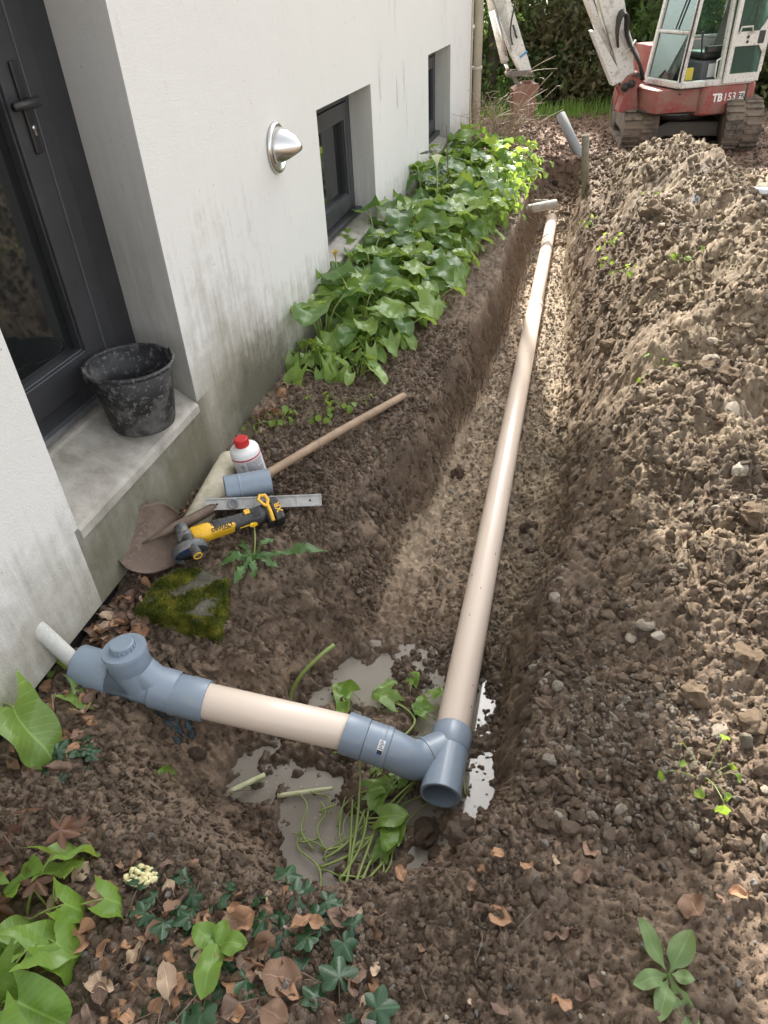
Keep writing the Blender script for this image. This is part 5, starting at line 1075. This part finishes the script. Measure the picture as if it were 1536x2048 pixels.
# tracks (they point almost at the camera)
td = Vector((-.09, 1, 0)).normalized(); ts = Vector((td.y, -td.x, 0))
for cx_, cy_ in ((.60, 12.15), (1.86, 12.05)):
    tm = mat_axes((cx_, cy_, -.30), td, (0, 0, 1)); TL, TH, TW_ = .92, .29, .225      # local x along, y up, z = sideways
    def loop(r, n=14): return [(TL - TH + r * math.cos(a), TH + r * math.sin(a)) for a in [R(-90 + 180 * i / n) for i in range(n + 1)]] + [(-(TL - TH) + r * math.cos(a), TH + r * math.sin(a)) for a in [R(90 + 180 * i / n) for i in range(n + 1)]]
    bm = new(); o_, i_ = loop(TH), loop(TH - .045); n_ = len(o_); vo = [[bm.verts.new(tm @ Vector((x, y, z))) for x, y in o_] for z in (-TW_, TW_)]; vi = [[bm.verts.new(tm @ Vector((x, y, z))) for x, y in i_] for z in (-TW_, TW_)]
    for k_ in range(n_):
        k2 = (k_ + 1) % n_; bm.faces.new((vo[0][k_], vo[0][k2], vo[1][k2], vo[1][k_])); bm.faces.new((vi[0][k_], vi[0][k2], vi[1][k2], vi[1][k_]))
        for s in (0, 1): bm.faces.new((vo[s][k_], vo[s][k2], vi[s][k2], vi[s][k_]))
    per = 4 * (TL - TH) + 2 * math.pi * TH; nl = 46
    for k_ in range(nl):                                              # grouser lugs, two staggered rows
        for sgn_ in (-1, 1):
            s = (k_ + (.5 if sgn_ > 0 else 0)) / nl * per; st_ = 2 * (TL - TH)
            if s < st_: c_, an = Vector((-(TL - TH) + s, 0, 0)), R(-90)
            elif s < st_ + math.pi * TH: an = R(-90) + (s - st_) / TH; c_ = Vector((TL - TH + TH * math.cos(an), TH + TH * math.sin(an), 0))
            elif s < 2 * st_ + math.pi * TH: c_, an = Vector((TL - TH - (s - st_ - math.pi * TH), 2 * TH, 0)), R(90)
            else: an = R(90) + (s - 2 * st_ - math.pi * TH) / TH; c_ = Vector((-(TL - TH) + TH * math.cos(an), TH + TH * math.sin(an), 0))
            nd = Vector((math.cos(an), math.sin(an), 0)); L4 = tm @ mat_axes(c_, nd, Vector((0, 0, 1)).cross(nd)); z0, z1 = (.015, TW_ - .005) if sgn_ > 0 else (-TW_ + .005, -.015); box(bm, -.004, .026, -.018, .018, z0, z1, L4)
    trk = part(bm, 'track', TRK, exc)
    bm = new(); prism(bm, [(-(TL - TH) - .05, TH - .13), (TL - TH + .05, TH - .13), (TL - TH + .05, TH + .11), (-(TL - TH) - .05, TH + .11)], -TW_ + .04, TW_ - .04, tm); bev(bm, .02, 2); part(bm, 'track_frame', EG, trk)
    for xe in (-(TL - TH), TL - TH):
        bm = new(); lathe(bm, [(0, -TW_ + .02), (.20, -TW_ + .02), (.22, -TW_ + .05), (.22, TW_ - .05), (.20, TW_ - .02), (0, TW_ - .02)], tm @ Matrix.Translation((xe, TH, 0)), 24); part(bm, 'idler_wheel', EG, trk)
bm = new(); c1_ = Vector((.80, 12.0, 0)); c2_ = Vector((1.98, 11.95, 0)); prism(bm, [(.80, .02), (1.05, .10), (1.75, .10), (2.0, .02), (2.0, .16), (1.75, .28), (1.05, .28), (.80, .16)], -.32, .32, Matrix(((1, 0, 0, 0), (0, 0, 1, 11.98), (0, 1, 0, -.28), (0, 0, 0, 1)))); bev(bm, .02, 2); part(bm, 'undercarriage', EG, exc)
bm = new(); lathe(bm, [(0, .42), (.50, .42), (.52, .46), (.52, .54), (0, .54)], None, 40); epart(bm, 'slew_ring', EK)
bm = new(); bp_ = mat_axes((.56, 13.0, -.26), (1, 0, 0), (0, 0, 1)); prism(bm, [(0, 0), (1.75, 0), (1.75, .42), (0, .42)], -.03, .03, bp_); part(bm, 'dozer_blade', EG, exc)
# house of the machine
def rounded(pts, r, n=5):
    out = []; m = len(pts)
    for i in range(m):
        p0, p1, p2 = Vector((*pts[i - 1], 0)), Vector((*pts[i], 0)), Vector((*pts[(i + 1) % m], 0)); a = (p0 - p1).normalized(); b = (p2 - p1).normalized()
        q0, q1 = p1 + a * r, p1 + b * r
        for k_ in range(n + 1):
            t = k_ / n; v = q0 * (1 - t) ** 2 + p1 * 2 * t * (1 - t) + q1 * t * t; out.append((v.x, v.y))
    return out
bm = new(); prism(bm, rounded([(.86, -.62), (.86, .70), (.05, .80), (.05, -.80)], .06), .58, .90); bev(bm, .02, 2); epart(bm, 'front_skirt', ER, auto=30)
bm = new(); prism(bm, rounded([(.20, .872), (-.78, .872), (-.92, .4), (-.92, -.4), (-.78, -.872), (.20, -.872)], .16), .52, .93); bev(bm, .04, 3); skirt = epart(bm, 'rear_skirt', ER, auto=30)
bm = new(); box(bm, -.60, -.575, .868, .8745, .54, .92); epart(bm, 'skirt_seam', EK, skirt)
bm = new(); prism(bm, rounded([(-.62, .82), (-.86, .45), (-.86, -.45), (-.70, -.84), (.45, -.84), (.55, -.2), (-.62, -.14)], .08), .93, 1.42); bev(bm, .05, 3); epart(bm, 'engine_cover', ER, auto=30)
def etext(s, size, a, z, b, bold, mat, name, par): bm = text_bm(s, size, mat_axes((a, b, z), (-1, 0, 0), (0, 0, 1)), bold, .0015); return epart(bm, name, mat, par)
WHT = flat('decal_white', (.75, .75, .73), .5); DRK = flat('decal_dark', (.03, .03, .035), .5)
etext('TB', .150, -.085, .755, .8745, .035, WHT, 'decal_lettering', skirt); etext('153', .150, -.30, .755, .8745, .0, WHT, 'decal_number', skirt)
bm = new(); box(bm, -.555, -.455, .8735, .8755, .70, .812); epart(bm, 'decal_plate', WHT, skirt); etext('FR', .10, -.505, .756, .8768, .02, DRK, 'decal_plate_lettering', skirt)
# cab
def cp(a, b, z):                               # cab leans in towards the roof
    t = (z - .95) / 1.5; return Vector((a + (-.17 * t if a > .3 else (.05 * t if a < -.4 else 0)), b + (-.05 * t if b > .4 else .05 * t), z))
cab = None; bm = new()
for a, b in ((.60, .84), (.60, -.08), (-.66, .84), (-.66, -.08)): bar(bm, cp(a, b, .93), cp(a, b, 2.45), .075, .075)
bar(bm, cp(-.075, .84, .93), cp(-.075, .84, 2.45), .085, .05)
for z, h in ((.965, .09), (2.42, .09)):
    for (a0, b0), (a1, b1) in (((.60, .84), (.60, -.08)), ((.60, -.08), (-.66, -.08)), ((-.66, -.08), (-.66, .84)), ((-.66, .84), (.60, .84))): bar(bm, cp(a0, b0, z), cp(a1, b1, z), .07, h)
bar(bm, cp(.60, .84, 1.62), cp(.60, -.08, 1.62), .05, .05); bar(bm, cp(-.66, .80, 1.50), cp(.60 - 1.26, -.08, 1.5), .05, .05); bar(bm, cp(.60, -.08, 1.50), cp(-.66, -.08, 1.50), .05, .05)
bev(bm, .018, 2); cab = epart(bm, 'cab_frame', EW)
bm = new(); prism(bm, rounded([(.50, .83), (.50, -.07), (-.64, -.07), (-.64, .83)], .08), 2.44, 2.54); bev(bm, .03, 2); epart(bm, 'roof', EW, cab, auto=30)
bm = new(); box(bm, -.63, .57, -.05, .81, .90, .945); box(bm, -.63, -.58, -.05, .81, .945, 1.45); epart(bm, 'cab_floor', EK, cab)
bm = new(); box(bm, -.60, .54, -.082, -.06, .98, 1.47); epart(bm, 'right_panel', EW, cab)
def pane(cs, name='window_pane', par=None):
    bm = new(); f = bm.faces.new([bm.verts.new(c) for c in cs]); bmesh.ops.solidify(bm, geom=[f], thickness=.006); return epart(bm, name, CG, par or cab)
pane([cp(.605, .80, 1.02), cp(.605, -.04, 1.02), cp(.605, -.04, 1.59), cp(.605, .80, 1.59)]); pane([cp(.605, .80, 1.65), cp(.605, -.04, 1.65), cp(.605, -.04, 2.37), cp(.605, .80, 2.37)])
pane([cp(.56, -.08, 1.53), cp(-.62, -.08, 1.53), cp(-.62, -.08, 2.37), cp(.56, -.08, 2.37)]); pane([cp(-.66, .80, 1.53), cp(-.66, -.04, 1.53), cp(-.66, -.04, 2.37), cp(-.66, .80, 2.37)]); pane([cp(-.12, .84, 1.01), cp(-.62, .84, 1.01), cp(-.62, .84, 2.37), cp(-.12, .84, 2.37)])
bm = new(); box(bm, .10, .24, -.055, -.045, 1.75, 2.12); epart(bm, 'notice', flat('notice_paper', (.72, .72, .70), .6), cab)
bm = new(); box(bm, .08, .25, -.045, -.040, 2.02, 2.15); epart(bm, 'notice_header', flat('notice_yellow', (.70, .55, .06), .6), cab)
bm = new(); box(bm, -.42, .14, .14, .66, .95, 1.24); bev(bm, .03, 2); seatb = epart(bm, 'seat_console', simple('console_grey', (.10, .10, .11), rough=.6), cab)
bm = new(); box(bm, -.36, .12, .18, .62, 1.25, 1.36); bev(bm, .04, 3); box(bm, -.28, .14, .64, .72, 1.36, 1.43); epart(bm, 'seat_cushion', EK, cab, auto=40)
bm = new(); prism(bm, [(-.30, 1.34), (-.42, 1.34), (-.60, 2.0), (-.44, 2.02)], -.62, -.18, Matrix(((1, 0, 0, 0), (0, 0, -1, 0), (0, 1, 0, 0), (0, 0, 0, 1)))); bev(bm, .04, 3); epart(bm, 'seat_back', simple('seat_fabric', (.17, .15, .13), (.08, .07, .065), 6, .8), cab)
bm = new(); box(bm, -.10, .03, .662, .667, 1.02, 1.20); epart(bm, 'console_notice', flat('paper_white', (.6, .6, .58), .6), seatb)
bm = new(); box(bm, .28, .40, .60, .664, 1.0, 1.16); epart(bm, 'tool_box', flat('box_yellow', (.55, .42, .05), .6), cab)
for bb_ in (.66, .16):
    bm = new(); tube(bm, [Vector((.18, bb_, 1.25)), Vector((.22, bb_, 1.48)), Vector((.24, bb_, 1.62))], [.014, .012, .02], 8); epart(bm, 'control_lever', EK, cab)
# door folded back along the cab side
bm = new(); y0, y1 = .885, .925
dz = [(.955, 1.07, -.70, -.10), (1.42, 1.60, -.72, -.10), (2.36, 2.44, -.68, -.10)]
for z0, z1, a0, a1 in dz: box(bm, a0, a1, y0, y1, z0, z1)
for a0, a1, z0, z1 in ((-.17, -.10, 1.07, 1.42), (-.72, -.66, 1.07, 1.42), (-.17, -.10, 1.60, 2.36), (-.72, -.655, 1.60, 2.36)): box(bm, a0, a1, y0, y1, z0, z1)
prism(bm, [(-.66, 1.60), (-.54, 1.60), (-.66, 1.78)], -y1, -y0, Matrix(((1, 0, 0, 0), (0, 0, -1, 0), (0, 1, 0, 0), (0, 0, 0, 1)))); prism(bm, [(-.66, 1.42), (-.66, 1.32), (-.58, 1.42)], -y1, -y0, Matrix(((1, 0, 0, 0), (0, 0, -1, 0), (0, 1, 0, 0), (0, 0, 0, 1))))
cdoor = epart(bm, 'cab_door', EW)
for a0, a1, z0, z1 in ((-.66, -.17, 1.07, 1.42), (-.66, -.17, 1.60, 2.36)):
    bm = new(); box(bm, a0, a1, .902, .908, z0, z1); epart(bm, 'door_pane', CG, cdoor)
bm = new(); box(bm, -.445, -.42, .900, .912, 1.60, 2.36); epart(bm, 'pane_divider', EK, cdoor)
for pts in ([(-.20, 2.14), (-.20, 2.30), (-.36, 2.30), (-.36, 2.10), (-.22, 2.08)], [(-.18, 1.58), (-.20, 1.66), (-.38, 1.66), (-.40, 1.58)]):
    bm = new(); tube(bm, [Vector((a, .95, z)) for a, z in pts], .013, 8); epart(bm, 'grab_rail', EW, cdoor)
bm = new(); tube(bm, [Vector((.02, .885, 1.02)), Vector((.06, .90, 1.05)), Vector((.07, .90, 1.26)), Vector((.0, .89, 1.28))], .012, 8); epart(bm, 'door_handle', EW, cab)
bm = new(); box(bm, -.64, -.54, .924, .94, 1.44, 1.60); bev(bm, .01, 2); epart(bm, 'lock_box', EK, cdoor)
for z in (1.47, 1.53):
    bm = new(); lathe(bm, [(0, 0), (.02, 0), (.02, .012), (0, .012)], axm((-.36, .924, z), (-.36, 1, z)), 12); epart(bm, 'push_button', EK, cdoor)
for z_, a_ in ((.60, .62), (.62, .30)):
    bm = new(); tube(bm, bez(Vector((a_ + .3, .30, z_)), Vector((a_ + .2, .6, z_ - .05)), Vector((a_, .78, z_ - .04)), Vector((a_ - .3, .80, z_ - .05)), 8), .018, 8); epart(bm, 'lower_hose', EK)
for a_ in (.50, .30, .10):
    bm = new(); lathe(bm, [(0, 0), (.018, 0), (.018, .012), (0, .012)], axm((a_, .755, .84), (a_, 1, .84)), 8); epart(bm, 'bolt', EG)
bm = new(); tube(bm, [cp(.62, .86, 1.0), cp(.66, .90, 1.1), cp(.66, .90, 2.0), cp(.62, .86, 2.1)], .014, 8); epart(bm, 'entry_rail', EK, cab)
bm = new(); bar(bm, cp(.63, .40, 1.66), cp(.63, .62, 2.2), .012, .02); epart(bm, 'wiper', EK, cab)
# swing post, boom, arm and bucket in one upright plane
SW = EMx @ Vector((1.0, .05, .9)); bd_ = Vector((-1.26, -.28, 0)).normalized(); bn = Vector((bd_.y, -bd_.x, 0))
if bn.dot(CAM - SW) < 0: bn = -bn
def atb(x, y, off=0): d = ray(x, y); return CAM + d * ((SW + bn * off - CAM).dot(bn) / d.dot(bn))
def slab(bm, pxs, off, th):
    a = [bm.verts.new(atb(x, y) + bn * (off - th / 2)) for x, y in pxs]; b = [bm.verts.new(atb(x, y) + bn * (off + th / 2)) for x, y in pxs]; n_ = len(pxs); bm.faces.new(a); bm.faces.new(b)
    for k_ in range(n_): bm.faces.new((a[k_], a[(k_ + 1) % n_], b[(k_ + 1) % n_], b[k_]))
bm = new(); slab(bm, [(1232, 222), (1272, 226), (1270, 175), (1282, 160), (1272, 140), (1250, 150), (1236, 172), (1243, 190)], 0, .24); bev(bm, .015, 2); epx = part(bm, 'swing_bracket', ER, exc)
bm = new(); slab(bm, [(1258, 150), (1278, 152), (1270, 142)], 0, .30); tube(bm, [atb(1245, 172) - bn * .16, atb(1245, 172) + bn * .16], .05, 14); tube(bm, [atb(1258, 165) - bn * .17, atb(1258, 165) + bn * .17], .045, 14); part(bm, 'pivot_pins', EK, exc)
bm = new(); slab(bm, [(1240, 172), (1270, 168), (1264, 118), (1246, 0), (1215, -100), (1130, -220), (960, -320), (932, -275), (1100, -175), (1165, -80), (1194, 0), (1226, 110)], 0, .17); bev(bm, .012, 2); boom = part(bm, 'boom', EW, exc)
bm = new(); tube(bm, [atb(1240, 168, .02), atb(1210, 85, .02)], .03, 14); part(bm, 'boom_ram_rod', CHR, boom)
bm = new(); tube(bm, [atb(1216, 105, .02), atb(1172, -10, .02), atb(1130, -110, .02)], .055, 16); part(bm, 'boom_ram', EW, boom)
bm = new(); slab(bm, [(1180, 62), (1190, 58), (1244, 158), (1222, 170)], .09, .03); slab(bm, [(1180, 62), (1184, 60), (1226, 168), (1222, 170)], .0, .2); part(bm, 'ram_guard', EW, boom)
bm = new()
for k_, o_ in enumerate((.11, .13, .15, .17)): tube(bm, bez(atb(1236, 95, o_), atb(1222 + 3 * k_, 20, o_ + .06), atb(1256 + 3 * k_, -10 + 6 * k_, o_ + .1), atb(1250 + 2 * k_, 55, o_ + .04), 10) + bez(atb(1250 + 2 * k_, 55, o_ + .04), atb(1250, 95, o_), atb(1284, 110, o_), atb(1282 + 2 * k_, 160, o_), 8)[1:], .014, 8)
part(bm, 'hydraulic_hoses', EK, exc)
bm = new(); 
for k_ in range(3): tube(bm, [atb(1240 + 8 * k_, 60, .1), atb(1250 + 8 * k_, 90, .1), atb(1266 + 5 * k_, 108, .1), atb(1270 + 4 * k_, 122, .1)], .011, 8)
tube(bm, [atb(1246, 108, .12), atb(1262, 95, .14), atb(1272, 80, .12)], .012, 8); part(bm, 'steel_pipes', EW, exc)
bm = new(); slab(bm, [(985, -10), (1020, 0), (1062, 140), (1066, 152), (1044, 152), (1022, 110), (1000, 50), (950, -200), (930, -300), (975, -310)], 0, .16); bev(bm, .01, 2); arm = part(bm, 'arm', EW, exc)
bm = new(); slab(bm, [(1037, 112), (1052, 100), (1054, 103), (1039, 116)], .082, .004); part(bm, 'blue_stripe', flat('decal_blue', (.06, .25, .45), .5), arm)
bm = new(); tube(bm, [atb(985, 20, .02), atb(1010, 124, .02)], .052, 14); tube(bm, [atb(960, -120, .02), atb(985, 20, .02)], .052, 14); part(bm, 'bucket_ram', EW, arm)
bm = new(); tube(bm, [atb(988, 20, .10), atb(1013, 112, .10)], .012, 8); tube(bm, [atb(1010, 124, .02), atb(1018, 146, .02)], .025, 10); part(bm, 'ram_rod', CHR, arm)
bm = new(); tube(bm, bez(atb(1022, -10, .1), atb(1042, 10, .14), atb(1010, 40, .12), atb(1025, 90, .1), 8), .010, 8); tube(bm, bez(atb(1026, 50, .1), atb(1030, 60, .12), atb(1030, 70, .1), atb(1034, 76, .1), 4), .012, 8); part(bm, 'arm_hose', EK, arm)
bm = new()
for o_ in (-.10, .10): slab(bm, [(1012, 142), (1060, 138), (1062, 148), (1012, 153)], o_, .025); slab(bm, [(1018, 146), (1024, 142), (1040, 168), (1034, 172)], o_ * .7, .025)
for c_ in ((1015, 147), (1060, 145), (1045, 176), (1069, 170)): tube(bm, [atb(*c_) - bn * .13, atb(*c_) + bn * .13], .028, 12)
part(bm, 'bucket_linkage', EG, exc)
bm = new(); bo_ = [(1024, 178), (1046, 166), (1062, 164), (1072, 163), (1075, 172), (1066, 186), (1068, 200), (1064, 220), (1060, 240), (1066, 258), (1046, 262), (1020, 246), (1024, 220)]
bi_ = [(1030, 190), (1060, 188), (1060, 215), (1052, 238), (1040, 240), (1026, 236)]
for o_ in (-.19, .19): slab(bm, bo_, o_, .02)
sk = [bo_[k_] for k_ in (0, 1, 5, 6, 7, 8, 9)]
for p_, q_ in zip(sk, sk[1:]):
    f = [atb(*p_) - bn * .19, atb(*p_) + bn * .19, atb(*q_) + bn * .19, atb(*q_) - bn * .19]; fc = bm.faces.new([bm.verts.new(v) for v in f])
bkt = part(bm, 'bucket', EB, exc)
for o_ in (-.17, -.06, .06, .17):
    bm = new(); slab(bm, [(1058, 250), (1066, 250), (1062, 278)], o_, .05); part(bm, 'tooth', EG, bkt)

# ================================================================== TREES, HEDGE, GRASS
def leafcloud(name, centres, n, size, mat, parent, seed, sig=.23):
    rg = np.random.default_rng(seed); k_ = rg.integers(0, len(centres), n); cc = np.array(centres)[k_]
    p = cc[:, :3] + rg.normal(0, 1, (n, 3)) * (sig * cc[:, 3:4]) ; p[:, 2] = np.maximum(p[:, 2], -.25)
    d = rg.normal(0, 1, (n, 3)); d /= np.linalg.norm(d, axis=1, keepdims=True); e = np.cross(d, rg.normal(0, 1, (n, 3))); e /= np.linalg.norm(e, axis=1, keepdims=True)
    s = size * rg.uniform(.6, 1.4, (n, 1)); v = np.stack([p - d * s, p + e * s * .45, p + d * s, p - e * s * .45], 1).reshape(-1, 3) - np.array(origin(parent))[None]
    me_ = bpy.data.meshes.new(name); me_.from_pydata(v.tolist(), [], np.arange(n * 4).reshape(-1, 4).tolist()); me_.materials.append(mat); o = bpy.data.objects.new(name, me_); C.objects.link(o); o.parent = parent; return o
def fol(name, c1, c2, tr):
    k = N(name); k.col(k.mix(k.ramp(k.noise(1.6, 4, .6), [(.35, 0), (.65, 1)]), c1, c2)); k.set(rough=.55, spec=.3)
    t_ = k.n('ShaderNodeBsdfTranslucent'); t_.inputs[0].default_value = (*tr, 1); mx = k.n('ShaderNodeMixShader'); mx.inputs[0].default_value = .42; k.l(k.b.outputs[0], mx.inputs[1]); k.l(t_.outputs[0], mx.inputs[2]); k.l(mx.outputs[0], k.t.nodes['Material Output'].inputs['Surface']); return k.m
F1 = fol('laurel_foliage', (.045, .075, .028), (.085, .125, .045), (.22, .34, .07)); F2 = fol('conifer_foliage', (.06, .07, .035), (.125, .10, .055), (.2, .22, .08)); F3 = fol('hazel_foliage', (.09, .11, .045), (.15, .16, .075), (.3, .36, .12))
BARK = simple('tree_bark', (.10, .08, .06), (.06, .05, .04), 6, .9, .8, 20, .03)
def tree(x, y, h, r, mat, label, n, seed, size=.062, low=.1):
    rg = random.Random(seed); t = thing('garden_tree', (x, y, -.3), label, 'tree', 'trees behind the excavator'); bm = new(); tube(bm, [(x, y, -.4), (x + .05, y, h * .3), (x, y + .05, h * .6), (x - .05, y, h * .9)], [.14, .11, .07, .02], 10); cs = []
    for i in range(34):
        a = rg.uniform(0, 6.28); z = low + (h - low) * rg.random() ** 1.5; f = (1 - (z / h) ** 2.2) ** .6; rad = r * f * rg.uniform(.35, 1); c_ = (x + rad * math.cos(a), y + rad * math.sin(a), z - .3, rg.uniform(.5, 1.5)); cs.append(c_)
        if i < 22: zb_ = max(.1, z * .7); tube(bm, bez(Vector((x, y, zb_)), Vector((x, y, zb_ + .3)), Vector(c_[:3]), Vector(c_[:3]), 4), [.035, .028, .02, .014, .008], 5)
    part(bm, 'trunk', BARK, t); leafcloud('crown', cs, n, size, mat, t, seed)
tl_ = [(-3.4, 16.2, 5.2, 1.5, F1, 'dark laurel tree behind the house corner'), (-1.9, 15.6, 5.0, 1.35, F1, 'dark laurel tree behind the excavator bucket'), (-.5, 15.9, 5.5, 1.3, F2, 'brownish conifer between the excavator arm and boom'), (.9, 15.7, 5.2, 1.25, F1, 'dark evergreen behind the excavator boom'), (2.3, 16.4, 5.4, 1.35, F3, 'pale loose tree behind the excavator cab'), (3.8, 16.0, 5.0, 1.4, F3, 'pale loose tree right of the excavator cab'), (5.4, 16.6, 5.4, 1.5, F1, 'dark tree at the far right behind the excavator'), (-.9, 18.8, 5.5, 1.7, F2, 'rear conifer left of the boom, behind the front row'), (1.6, 19, 5.5, 1.8, F1, 'rear evergreen behind the boom, in the second row'), (4.4, 19.2, 5.5, 1.8, F2, 'rear conifer right of the cab, in the second row')]
for i, (x, y, h, r, m_, lb) in enumerate(tl_): tree(x, y, h, r, m_, lb, 17000, 70 + i)
GRS = leafmat('grass_blade', (.08, .15, .03), (.14, .23, .045), (.4, .6, .08), .5)
bm = new(); rr = random.Random(91)
for i in range(9000):
    x = rr.uniform(-3, 6); y = 14.0 + 3.4 * rr.random()
    if vnoise(np.array([x * .9]), np.array([y * .9]), 3)[0] < .64: continue
    h = rr.uniform(.10, .30); a = rr.uniform(0, 6.28); w_ = rr.uniform(.008, .016); p = Vector((x, y, -.33)); s = Vector((math.cos(a), math.sin(a), 0)) * w_; t_ = Vector((rr.gauss(0, .06), rr.gauss(0, .06), h)); bm.faces.new([bm.verts.new(v) for v in (p - s, p + s, p + t_ * .6 + s * .6, p + t_)])
tag(part(bm, 'grass', GRS), 'bright green grass growing under the trees', 'grass', kind='stuff')
